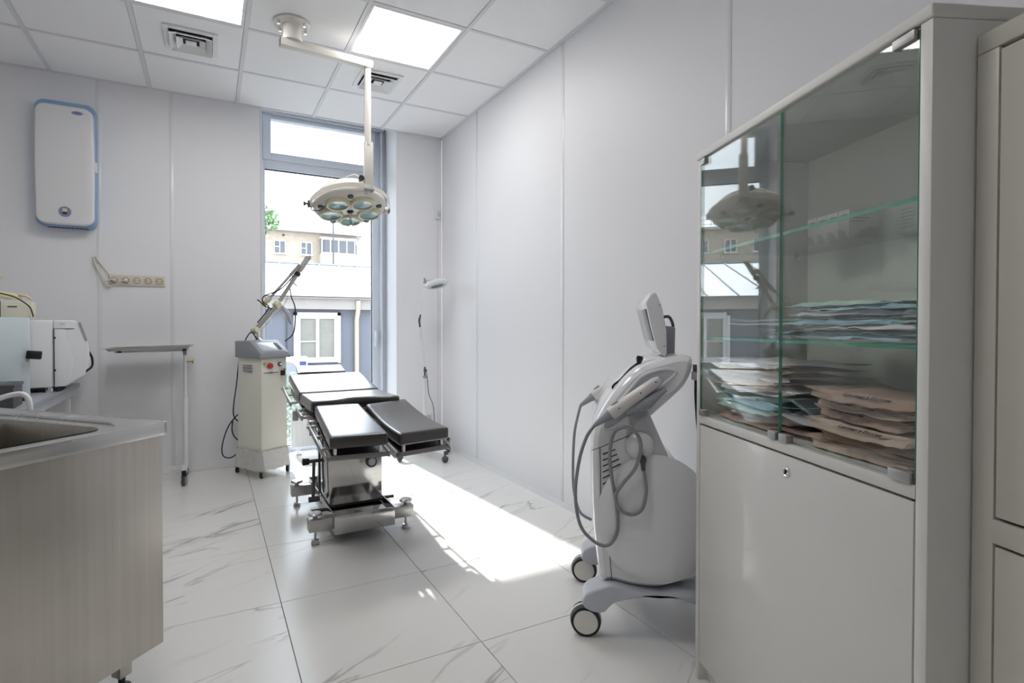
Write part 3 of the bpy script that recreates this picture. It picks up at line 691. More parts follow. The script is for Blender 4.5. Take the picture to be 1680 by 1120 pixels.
def laser():
    th = R(31); O = Vector((.345, 4.275, 0))
    t = thing('laser_unit', 'cream surgical laser column on casters with an articulated steel arm', 'medical laser', O, th)
    W, D = .235, .30
    Ri = Matrix.Rotation(-th, 3, 'Z'); L = lambda x, y, z: Ri @ (Vector((x, y, z)) - O)
    # body slightly tapered, skirt in clear film
    b = MB()
    v = []
    for z, e in ((.075, .012), (.14, .0), (.905, -.004)):
        v.append([b.b.verts.new((x, y, z)) for x, y in ((-e, -e), (W + e, -e), (W + e, D + e), (-e, D + e))])
    for A, B in zip(v, v[1:]):
        for k in range(4): b.b.faces.new((A[k], A[(k + 1) % 4], B[(k + 1) % 4], B[k]))
    b.b.faces.new(v[0][::-1]); b.b.faces.new(v[-1]); b.obj('body', 'body_cream', t, bev=.008)
    b = MB(); n = 48; per = []
    def pt(s, e):
        P_ = 2 * (W + D); q = s * P_
        if q < W: return Vector((q, -e))
        q -= W
        if q < D: return Vector((W + e, q))
        q -= D
        if q < W: return Vector((W - q, D + e))
        return Vector((-e, D - (q - W)))
    rows = []
    for i in range(7):
        z = .06 + .024 * i; row = []
        for k in range(n):
            e = .014 + (.022 * (1 - i / 6) + .01 * noise.noise(Vector((k * .55, i * .7, 3)))) * (1 if i < 6 else .0)
            p = pt(k / n, e); row.append(b.b.verts.new((p.x, p.y, z + .012 * noise.noise(Vector((k * .4, i, 0))))))
        rows.append(row)
    for A, B in zip(rows, rows[1:]):
        for k in range(n): b.b.faces.new((A[k], A[(k + 1) % n], B[(k + 1) % n], B[k]))
    b.obj('skirt_film', 'film', t)
    for x, y in ((.0, .0), (W, .0), (.0, D), (W, D)): caster(t, x, y, .022, zt=.085, rz=.4)
    # head: sloped console
    pr = [(-.012, .905), (-.014, .93), (.0 - .01, .945), (.11, 1.03), (.135, 1.04), (.30 + .015, 1.035), (.31, 1.02), (.31, .905)]
    Tm = Matrix(((0, 0, 1, 0), (1, 0, 0, 0), (0, 1, 0, 0), (0, 0, 0, 1)))
    MB().prism(pr, -.014, W + .014, Tm).obj('console_head', 'grey_pl', t, bev=.010, seg=3)
    sl = Vector((0, .12, .085)).normalized(); nr = Vector((0, -.085, .12)).normalized()
    def on(u, v_, o=0): p = Vector((u, -.01, .945)) + sl * v_ + nr * o; return p
    def plate(u0, u1, v0, v1, o0, o1, name, m, par):
        b = MB(); q = [on(u0, v0, 0), on(u1, v0, 0), on(u1, v1, 0), on(u0, v1, 0)]
        vs = [b.b.verts.new(p + nr * o0) for p in q] + [b.b.verts.new(p + nr * o1) for p in q]
        for f in ((3, 2, 1, 0), (4, 5, 6, 7), (0, 1, 5, 4), (1, 2, 6, 5), (2, 3, 7, 6), (3, 0, 4, 7)): b.b.faces.new([vs[i] for i in f])
        return b.obj(name, m, par, bev=.001)
    cp = plate(.015, W - .015, .015, .135, 0, .003, 'console_panel', 'lgrey_pl', t)
    plate(.03, W - .075, .028, .12, .003, .005, 'display', 'screen', cp); plate(W - .065, W - .03, .03, .12, .003, .005, 'key_panel', 'dgrey_pl', cp)
    MB().box((-.016, -.018, .905), (W + .016, .0, .93)).obj('console_lip', 'grey_pl', t, bev=.004)
    # front controls
    def knob(x, z, r, d, m, name='button'): return MB().lathe([(.001, d), (r * .8, d), (r, d * .6), (r, 0), (.001, 0)], 22, Matrix.Translation((x, 0, z)) @ MXZ, cap=False).obj(name, m, t)
    knob(.018 + .055, .845, .022, .022, 'red', 'emergency_button'); knob(.030, .865, .012, .010, 'yellow'); knob(.165, .855, .017, .006, 'plastic_black', 'key_ring'); knob(.165, .855, .010, .018, 'chrome', 'key_switch')
    MB().box((.17, -.022, .765), (.20, 0, .805)).obj('connector', 'plastic_black', t, bev=.004); MB().box((.178, -.03, .805), (.192, -.004, .82)).obj('cable_inlet', 'chrome', t)
    MB().box((.02, -.002, .79), (.15, 0, .795)).obj('print_line', 'ink_blue', t)
    b = MB()
    for k in range(3): b.box((-.0055, .11, .80 + k * .022), (.0, .22, .808 + k * .022))
    b.obj('side_slots', 'grey_pl', t)
    # arm
    base = L(.335, 4.44, 1.03); A = L(.315, 4.43, 1.115); J = L(.475, 4.40, 1.315); TIP = L(.70, 4.36, 1.69); LOW = L(.395, 4.39, 1.33)
    b = MB(); b.lathe([(.03, 0), (.03, .012), (.012, .03), (.012, .07)], 20, Matrix.Translation(base), cap=True); b.obj('arm_turret', 'chrome', t)
    b = MB(); b.lathe([(.001, -.032), (.022, -.032), (.026, -.02), (.026, .02), (.022, .032), (.001, .032)], 22, Matrix.Translation(A) @ Matrix.Rotation(R(80), 4, 'X'), cap=False); b.obj('arm_joint', 'cream_y', t)
    b = MB(); b.tube([A, A.lerp(J, .95)], .018, 14); b.obj('arm_tube', 'arm_metal', t)
    b = MB(); b.cbox(J, (.055, .05, .055), ry=R(-40)); b.obj('arm_joint', 'cream_y', t, bev=.01, seg=3)
    d = (TIP - J); p1 = J + d * .08; p2 = J + d * .72
    MB().tube([p1, p2], .0155, 14).obj('arm_tube', 'arm_metal', t); MB().tube([p2, TIP], [.022, .021], 14).obj('arm_tube', 'arm_metal', t)
    MB().tube([J + d * .62, J + d * .69], .024, 16).obj('clamp_ring', 'plastic_black', t); MB().tube([J + d * .5 + Vector((-.03, 0, .01)), J + d * .5 + Vector((.04, 0, -.035))], .006, 8).obj('clamp_pin', 'satin', t)
    b = MB(); b.lathe([(.001, -.02), (.018, -.018), (.021, 0), (.018, .018), (.001, .02)], 20, Matrix.Translation(TIP) @ Matrix.Rotation(R(90), 4, 'X'), cap=False); b.obj('arm_elbow', 'grey_pl', t)
    q1 = TIP + Vector((-.045, 0, -.03)); q2 = LOW + Vector((.02, -.02, .04))
    MB().tube([q1 + (q2 - q1) * .1, q1 + (q2 - q1) * .4], .014, 12).obj('return_tube', 'satin', t); MB().tube([q1 + (q2 - q1) * .4, q2], .0105, 12).obj('return_tube', 'arm_metal', t)
    MB().tube([q2, q2 + (q2 - q1) * .08, q2 + (q2 - q1) * .14], [.016, .02, .014], 14).obj('arm_joint', 'cream_y', t); MB().tube([q2 + (q2 - q1) * .14, q2 + (q2 - q1) * .2], .018, 14).obj('brass_ring', 'amber', t)
    h0 = J + Vector((.025, -.02, -.01)); MB().tube([h0, h0 + Vector((.04, -.02, -.06)), h0 + Vector((.062, -.02, -.12)), h0 + Vector((.072, -.02, -.145))], [.016, .018, .012, .004], 14).obj('handpiece', 'lgrey_pl', t)
    cabs = [([L(.335, 4.46, 1.03), L(.29, 4.38, 1.10), L(.26, 4.50, 1.06), L(.215, 4.60, .93), L(.19, 4.6, .70), L(.165, 4.6, .50), L(.175, 4.6, .42), L(.23, 4.6, .37)], 'power_cable'),
            ([L(.25, 4.58, .47), L(.20, 4.59, .45), L(.13, 4.6, .36), L(.085, 4.6, .22), L(.09, 4.6, .13), L(.15, 4.6, .11), L(.22, 4.58, .17)], 'power_cable'),
            ([L(.16, 4.61, .40), L(.155, 4.61, .32), L(.18, 4.6, .26), L(.24, 4.58, .22)], 'power_cable'),
            ([J + d * .40, J + d * .3 + Vector((.03, -.02, -.05)), L(.60, 4.34, 1.28), L(.59, 4.36, 1.10), L(.53, 4.40, 1.03)], 'fibre_cable'),
            ([J + d * .66 + Vector((-.02, 0, .0)), J + d * .3 + Vector((-.06, -.01, .01)), LOW + Vector((-.02, 0, .05)), LOW + Vector((-.03, 0, -.0)), LOW + Vector((.02, 0, -.04)), A + Vector((.0, -.03, .06))], 'fibre_cable'),
            ([LOW + Vector((-.08, 0, .02)), LOW + Vector((-.05, 0, .0)), LOW + Vector((-.02, -.01, -.03)), LOW + Vector((.05, -.02, -.05))], 'fibre_cable')]
    for p, nme in cabs: MB().tube(spline(p), .0048, 8).obj(nme, 'plastic_black', t)
    MB().tube(spline([J + d * .2 + Vector((.03, -.02, 0)), J + Vector((.03, -.02, -.02)), A + Vector((.05, -.03, .02)), A + Vector((.02, -.03, -.01))]), .003, 6).obj('air_tube', 'cable_w', t)
    MB().tube(spline([J + Vector((.01, -.03, -.04)), J + Vector((.04, -.03, -.11)), J + Vector((.09, -.03, -.13))]), .003, 6).obj('air_tube', 'cable_w', t)
laser()

# ------------------------------------------------------------------ magnifier lamp on five-leg base
def magnifier():
    C = Vector((1.69, 4.36, 0)); t = thing('magnifier_lamp', 'white floor-standing magnifier lamp with a ring head in the window corner', 'lamp', C)
    ends = [(1.425, 4.285), (1.765, 4.07), (1.935, 4.40), (1.84, 4.63), (1.53, 4.62)]
    for x, y in ends:
        e = Vector((x, y, 0)) - C; dd = e.normalized()
        lg = MB().bar(Vector((0, 0, .095)), Vector((e.x, e.y, .085)), .038, .032).obj('leg', 'white_pl', t, bev=.004)
        MB().bar(Vector((e.x, e.y, .085)) - dd * .002, Vector((e.x, e.y, .085)) + dd * .006, .04, .034).obj('end_cap', 'dgrey_pl', lg)
        r = .026; px, py = e.x - dd.x * .01, e.y - dd.y * .01; a = math.atan2(y, x) * 3
        T = Matrix.Translation((px, py, r)) @ Matrix.Rotation(a, 4, 'Z') @ MXZ
        c = MB().lathe([(.001, -.012), (r, -.010), (r, .010), (.001, .012)], 18, T, cap=False).obj('caster', 'dgrey_pl', t)
        b = MB(); b.cyl((px, py, .03), (px, py, .075), .008, n=8); b.lathe([(r * 1.15, 0), (r * 1.1, .012), (r * .6, .026), (.001, .03)], 16, Matrix.Translation((px, py, r + .002)), cap=False); b.obj('caster_hood', 'dgrey_pl', c)
    b = MB(); b.cyl((0, 0, .08), (0, 0, .13), .03); b.obj('hub', 'white_pl', t)
    MB().cyl((0, 0, .1), (0, 0, .70), .014).obj('post', 'white_pl', t)
    MB().cyl((0, 0, .69), (0, 0, .71), .018).obj('post_collar', 'grey_pl', t)
    b = MB(); b.cyl((0, 0, .71), (0, 0, .79), .008); b.cyl((-.012, -.01, .76), (.012, -.01, .76), .012); b.obj('lower_joint', 'dgrey_pl', t)
    def X(px, z): return Vector((px - 1.69, -.0, z))
    e1 = X(1.645, 1.20); e2 = X(1.69, 1.535)
    for s in (-.006, .006):
        MB().tube([Vector((s, 0, .79)), e1 + Vector((s, 0, -.03))], .0045, 8).obj('lower_arm', 'white_pl', t); MB().tube([e1 + Vector((s, 0, .03)), e2 + Vector((s, 0, -.02))], .0045, 8).obj('upper_arm', 'white_pl', t)
    MB().tube([e1 + Vector((0, 0, -.06)), e1 + Vector((-.006, 0, 0)), e1 + Vector((.004, 0, .05))], [.008, .010, .008], 10).obj('elbow', 'dgrey_pl', t)
    b = MB(); b.cyl(e2 + Vector((0, -.012, 0)), e2 + Vector((0, .012, 0)), .014); b.cyl(e2, e2 + Vector((0, 0, .035)), .009); b.obj('head_joint', 'grey_pl', t)
    hc = e2 + Vector((.105, -.02, -.012)); T = Matrix.Translation(hc) @ Matrix.Rotation(R(-14), 4, 'X') @ Matrix.Rotation(R(-8), 4, 'Y')
    b = MB(); b.lathe([(.058, -.022), (.09, -.024), (.108, -.008), (.106, .010), (.085, .022), (.060, .022)], 40, T, cap=False)
    b.obj('ring_head', 'white_pl', t); MB().lathe([(.001, -.008), (.059, -.004), (.059, .004), (.001, .008)], 32, T, cap=False).obj('magnifier_lens', 'lens', t)
    MB().lathe([(.062, -.023), (.075, -.0265), (.088, -.0245)], 32, T, cap=False).obj('ring_tube', 'lgrey_pl', t)
    b = MB(); b.cbox(e2 + Vector((.03, 0, .022)), (.05, .025, .022)); b.obj('head_bracket', 'white_pl', t, bev=.004)
    MB().tube(spline([(.0, -.012, .78), (.015, -.02, .70), (.03, -.02, .55), (.07, -.02, .45), (.085, -.02, .30), (.10, -.02, .14)]), .0035, 8).obj('cable', 'dgrey_pl', t)
magnifier()

# ------------------------------------------------------------------ instrument (mayo) table
def mayo():
    O = Vector((-.165, 4.50, 0)); t = thing('instrument_table', 'narrow steel tray table on a single white post with casters', 'table', O)
    z = .985
    def rz_(u, v):  # tray surface with raised rim
        x = -.478 + .535 * u; y = -.22 + .34 * v; e = max(abs(u - .5), abs(v - .5)) * 2
        return (x, y, z + (.016 if e > .93 else 0) + .012 * (u - .5))
    MB().sheet(rz_, 30, 20, .0035).obj('tray', 'satin', t)
    b = MB(); b.bar((-.43, -.05, z - .018), (.03, -.05, z - .012), .012, .016); fr_ = b.obj('tray_support', 'white_pl', t)
    for x in (-.40, .0): MB().cbox((x, -.05, z - .014), (.026, .026, .022)).obj('rubber_pad', 'plastic_black', fr_, bev=.002)
    MB().box((-.010, -.07, z - .05), (.014, -.03, z - .015)).obj('bracket', 'grey_pl', t, bev=.002)
    MB().tube([(.002, -.03, .10), (.002, -.03, .62)], .017, 16).obj('outer_post', 'white_pl', t); MB().tube([(.002, -.03, .6), (.002, -.04, .975)], .011, 16).obj('inner_post', 'white_pl', t)
    b = MB(); b.cyl((.012, -.03, .885), (.05, -.03, .885), .005, n=8); b.lathe([(.001, -.006), (.014, -.006), (.014, .006), (.001, .006)], 14, Matrix.Translation((.052, -.03, .885)) @ Matrix.Rotation(R(90), 4, 'Y'), cap=False); b.obj('height_knob', 'amber', t)
    MB().bar((-.005, -.17, .105), (-.005, .16, .105), .035, .03).obj('foot_bar', 'white_pl', t, bev=.003)
    MB().bar((-.50, .0, .095), (-.02, .0, .095), .035, .03).obj('cross_bar', 'white_pl', t, bev=.003)
    MB().bar((-.50, -.17, .105), (-.50, .16, .105), .035, .03).obj('foot_bar', 'white_pl', t, bev=.003)
    for x in (-.005, -.50):
        for y in (-.165, .155):
            MB().cbox((x, y, .085), (.03, .025, .05)).obj('end_cap', 'plastic_black', t, bev=.002)
            caster(t, x, y, .030, m='dgrey_pl', zt=.075, rz=1.1)
mayo()

# ------------------------------------------------------------------ counter at the left with sterilizers
def counter():
    t = thing('work_table', 'low grey-topped work table carrying the sterilizers', 'table', (-.86, 3.1, 0))
    MB().box((-.62, .18, .712), (.025, 1.58, .74)).obj('table_top', 'grey_pl', t, bev=.003)
    b = MB(); b.box((-.60, .20, .66), (.005, 1.55, .712)); b.obj('apron', 'lgrey_pl', t, smooth=False)
    for x in (-.58, -.0):
        for y in (.22, 1.33): MB().cbox((x, y, .33), (.03, .03, .66)).obj('leg', 'white_pl', t, bev=.002)
    MB().cbox((-.3, .6, .34), (.5, .02, .60)).obj('back_board', 'grey_pl', t)
    # autoclave: its side faces the camera, door to the right
    A = thing('autoclave', 'white autoclave with rounded door and side vents beside the wall', 'sterilizer', (-.905, 4.08, .74), R(9))
    b = MB()
    Z0 = .03; H = .415; W = .34; D = .42
    b.box((-.30, 0, Z0), (.045, D, Z0 + H)); b.obj('body', 'white_pl', A, bev=.010, seg=3)
    pr = [(.045, Z0 + .0), (.11, Z0 + .005), (.20, Z0 + .07), (.225, Z0 + .17), (.222, Z0 + .26), (.19, Z0 + .36), (.165, Z0 + .405), (.15, Z0 + H), (.045, Z0 + H)]
    MB().prism(pr, -D, 0.0, MXZ).obj('front_housing', 'white_pl', A, bev=.010, seg=3)
    dp = [(.052, Z0 + .004), (.105, Z0 + .006), (.135, Z0 + .07), (.142, Z0 + .16), (.125, Z0 + .26), (.105, Z0 + .31), (.105, Z0 + .36), (.052, Z0 + .36)]
    MB().prism(dp, 0.0, .006, MXZ).obj('door_side_panel', 'white_pl', A, bev=.002)
    b = MB(); b.box((.047, -.003, Z0 + .002), (.051, .001, Z0 + .362)); b.box((.047, -.003, Z0 + .360), (.15, .001, Z0 + .364)); b.obj('door_gap', 'dgrey_pl', A)
    for z in (.10, .30): MB().box((.048, -.008, Z0 + z), (.058, 0, Z0 + z + .012)).obj('hinge', 'plastic_black', A)
    MB().prism([(.168, Z0 + .405), (.182, Z0 + .40), (.215, Z0 + .29), (.208, Z0 + .28)], .0, .004, MXZ).obj('control_strip', 'grey_pl', A)
    MB().box((.08, -.002, Z0 + .385), (.105, 0, Z0 + .397)).obj('logo', 'green_paper', A)
    b = MB()
    for k in range(6):
        b.box((-.17, -.002, Z0 + .26 + k * .017), (-.115, .001, Z0 + .264 + k * .017)); b.box((-.17, -.002, Z0 + .10 + k * .017), (-.115, .001, Z0 + .104 + k * .017))
    b.obj('side_vents', 'dgrey_pl', A)
    for x in (-.26, .02):
        for y in (.04, D - .04): MB().cyl((x, y, 0), (x, y, .032), .022, n=14).obj('foot', 'chrome', A)
    MB().box((-.28, .03, .02), (.10, D - .03, .031)).obj('base_plate', 'plastic_black', A)
    MB().tube(spline([(.212, .2, Z0 + .22), (.236, .2, Z0 + .17), (.236, .2, Z0 + .11), (.20, .2, Z0 + .075)]), .007, 8).obj('door_hose', 'plastic_black', A)
    # dry-heat oven, nearer, pale aqua side with a black latch
    B = thing('dry_oven', 'pale aqua dry-heat oven with a black side latch', 'oven', (-.872, 3.66, .74), R(14))
    b = MB(); b.box((-.52, 0, .03), (.0, .36, .455)); b.obj('body', 'aqua', B, bev=.004)
    for x in (-.48, -.04):
        for y in (.04, .32): MB().cyl((x, y, 0), (x, y, .032), .018, n=12).obj('foot', 'plastic_black', B)
    b = MB(); b.bar((-.015, -.012, .255), (.05, -.02, .248), .03, .045); b.obj('latch', 'plastic_black', B, bev=.006)
    # things on the oven
    c = thing('supply_carton', 'cream printed carton of supplies on the oven', 'box', (-.985, 3.70, 1.195), R(6))
    b = MB(); b.box((-.16, 0, 0), (.11, .17, .088)); b.obj('carton', 'cream_card', c, bev=.002); MB().box((-.02, -.001, .0), (-.017, 0, .088)).obj('edge_fold', 'ink', c)
    b = MB()
    for k in range(5): b.box((-.12, -.0012, .02 + .009 * k), (-.04 + .008 * (k % 2), 0, .0225 + .009 * k))
    b.box((.01, -.0012, .055), (.05, 0, .062)); b.obj('print', 'dgrey_pl', c)
    g = thing('latex_gloves', 'crumpled yellowish latex glove with a green cuff on the carton', 'glove', (-1.01, 3.745, 1.285), R(10))
    def gl(u, v): return ((u - .5) * .16, (v - .5) * .09 * (1.1 - .5 * u), .018 + .022 * math.sin(u * 3) + .012 * noise.noise(Vector((u * 4, v * 4, 1))) + .008 * (1 - abs(v - .5) * 2))
    MB().sheet(gl, 16, 8, .02).obj('glove_body', 'glove', g)
    for k in range(4):
        y = -.02 + .013 * k; MB().tube(spline([(.07, y, .035), (.10, y * 1.3, .03), (.125, y * 1.5 + .005, .012)]), [.007] * 12 + [.004], 8).obj('finger', 'glove', g)
    MB().tube(spline([(-.06, 0, .03), (-.07, -.01, .07), (-.04, -.015, .11), (.005, -.015, .135)]), [.010] * 18 + [.007], 10).obj('thumb', 'glove', g)
    MB().cbox((-.03, -.05, .02), (.03, .012, .03)).obj('cuff', 'green', g, bev=.004)
    MB().tube(spline([(-1.12, 3.655, 1.20), (-1.08, 3.67, 1.25), (-1.05, 3.67, 1.325), (-.95, 3.67, 1.31), (-.88, 3.675, 1.26), (-.862, 3.68, 1.21), (-.866, 3.70, 1.2)]), .0035, 8).obj('black_cord', 'plastic_black')
    tag(bpy.data.objects['black_cord'], 'thin black cord looping over the cream carton on the oven', 'cord')
    # dark grey box and white-handled basket in front
    k = thing('storage_box', 'dark grey storage box at the left edge beside the oven', 'box', (-.955, 3.33, .74), R(4))
    b = MB(); b.box((-.25, 0, 0), (.095, .2, .118)); b.obj('box_body', 'dgrey_pl', k, bev=.006); MB().box((-.255, -.004, .105), (.1, .204, .122)).obj('lid', 'dgrey_pl', k, bev=.004)
    u = thing('utility_trolley', 'low white utility trolley between the sink bench and the work table', 'trolley', (-.85, 3.08, 0))
    for z in (.20, .684): MB().box((-.19, -.15, z), (.16, .15, z + .016)).obj('shelf', 'white_pl', u, bev=.003)
    for x in (-.18, .15):
        for y in (-.14, .14):
            MB().cyl((x, y, .05), (x, y, .69), .009, n=10).obj('leg', 'chrome', u); MB().lathe([(.001, -.01), (.025, -.008), (.025, .008), (.001, .01)], 14, Matrix.Translation((x, y, .025)) @ MXZ, cap=False).obj('caster', 'dgrey_pl', u)
    k = thing('carry_tray', 'low tray with a white tubular handle in front of the grey box', 'tray', (-.735, 3.05, .70), R(0))
    b = MB(); b.box((-.24, -.08, 0), (.030, .12, .012)); b.obj('tray_base', 'satin', k, bev=.003)
    MB().tube(spline([(-.135, -.06, .012), (-.13, -.06, .09), (-.10, -.06, .125), (-.03, -.06, .148), (.006, -.06, .140), (.020, -.06, .10), (.022, -.06, .012)]), .0115, 12).obj('handle', 'white_pl', k)
    MB().tube([(-.11, -.06, .03), (-.04, -.06, .055), (.02, -.06, .075)], .009, 12).obj('handle_rung', 'white_pl', k)
counter()

# ------------------------------------------------------------------ steel sink bench
def sink():
    # local x = a (front edge, to the lower left), local y = b
    C = Vector((-.133, 1.914, 0)); ang = math.atan2(-.690, -.724)
    t = thing('sink_bench', 'scuffed stainless steel sink bench with a deep basin', 'sink', C, ang)
    # local frame: x along a; y = rot90(a) = (.742,-.67) i.e. outward towards the camera side -> bench body at y<0 (b direction)
    Z = .85; L1, L2 = .62, 1.05
    ss = lambda u: u
    bx0, bx1, by0, by1 = .145, .545, -.56, -.045
    # worktop as ring around the basin
    b = MB(); zt, zb = Z, Z - .003
    for lo, hi in (((0, -L2), (bx0, 0)), ((bx1, -L2), (L1, 0)), ((bx0, -L2), (bx1, by0)), ((bx0, by1), (bx1, 0))): b.box((lo[0], lo[1], zb), (hi[0], hi[1], zt))
    wt = b.obj('worktop', 'steel_top', t, smooth=False)
    b = MB()   # turned-down lip and raised rear rim
    b.box((-.002, -.0, Z - .042), (L1, .010, Z + .001)); b.box((-.010, -L2, Z - .042), (0, .010, Z + .001)); b.obj('front_lip', 'steel_top', t, bev=.003)
    MB().tube([(.085, -L2, Z + .002), (.085, -.11, Z + .002), (.10, -.075, Z + .0)], [.0045, .0045, .002], 8).obj('drip_rim', 'steel_top', t)
    # basin
    def basin(z, ins): 
        p = rrect(bx1 - bx0 - 2 * ins, by1 - by0 - 2 * ins, .06, 6); return [((bx0 + bx1) / 2 + x, (by0 + by1) / 2 + y, z) for x, y in p]
    b = MB(); rows = [[b.b.verts.new(p) for p in basin(z, i_)] for z, i_ in ((Z + .002, -.004), (Z + .001, .0), (Z - .012, .006), (Z - .24, .018), (Z - .26, .04))]
    n = len(rows[0])
    for A, B in zip(rows, rows[1:]):
        for k in range(n): b.b.faces.new((A[k], A[(k + 1) % n], B[(k + 1) % n], B[k]))
    b.b.faces.new(rows[-1]); bs = b.obj('basin', 'basin', t)
    b = MB()   # corner fillers between rounded basin and square opening
    for cx, cy_, a0 in ((bx1, by1, 0), (bx0, by1, 90), (bx0, by0, 180), (bx1, by0, 270)):
        ox, oy = cx - math.copysign(.06, cx - (bx0 + bx1) / 2), cy_ - math.copysign(.06, cy_ - (by0 + by1) / 2)
        arc = [(ox + .06 * math.cos(R(a0 + 15 * k)), oy + .06 * math.sin(R(a0 + 15 * k))) for k in range(7)]
        b.prism([(cx, cy_)] + arc, Z - .003, Z)
    b.obj('basin_corners', 'steel_top', bs, smooth=False)
    MB().lathe([(.001, .003), (.03, .004), (.034, 0)], 20, Matrix.Translation(((bx0 + bx1) / 2, (by0 + by1) / 2, Z - .259)), cap=False).obj('drain', 'chrome', bs)
    # body panels
    zp = .155
    b = MB(); b.box((-.002, -.012, zp), (L1, -.004, Z - .036)); b.box((-.0, -L2, zp), (.010, -.012, Z - .036)); b.box((L1 - .01, -L2, zp), (L1, -.012, Z - .036)); b.box((0, -L2, zp), (L1, -L2 + .01, Z - .036)); b.box((.01, -L2 + .01, zp), (L1 - .01, -.012, zp + .01))
    b.obj('side_panels', 'steel', t, bev=.0025, seg=2)
    for x, y in ((.035, -.14), (.035, -L2 + .08), (L1 - .08, -.08), (L1 - .08, -L2 + .08)):
        l = MB().cbox((x, y, .10), (.04, .04, .115)).obj('leg', 'steel', t, bev=.002); MB().lathe([(.001, .035), (.010, .035), (.010, .012), (.025, .008), (.025, 0), (.001, 0)], 18, Matrix.Translation((x, y, 0)), cap=False).obj('levelling_foot', 'plastic_black', l)
sink()

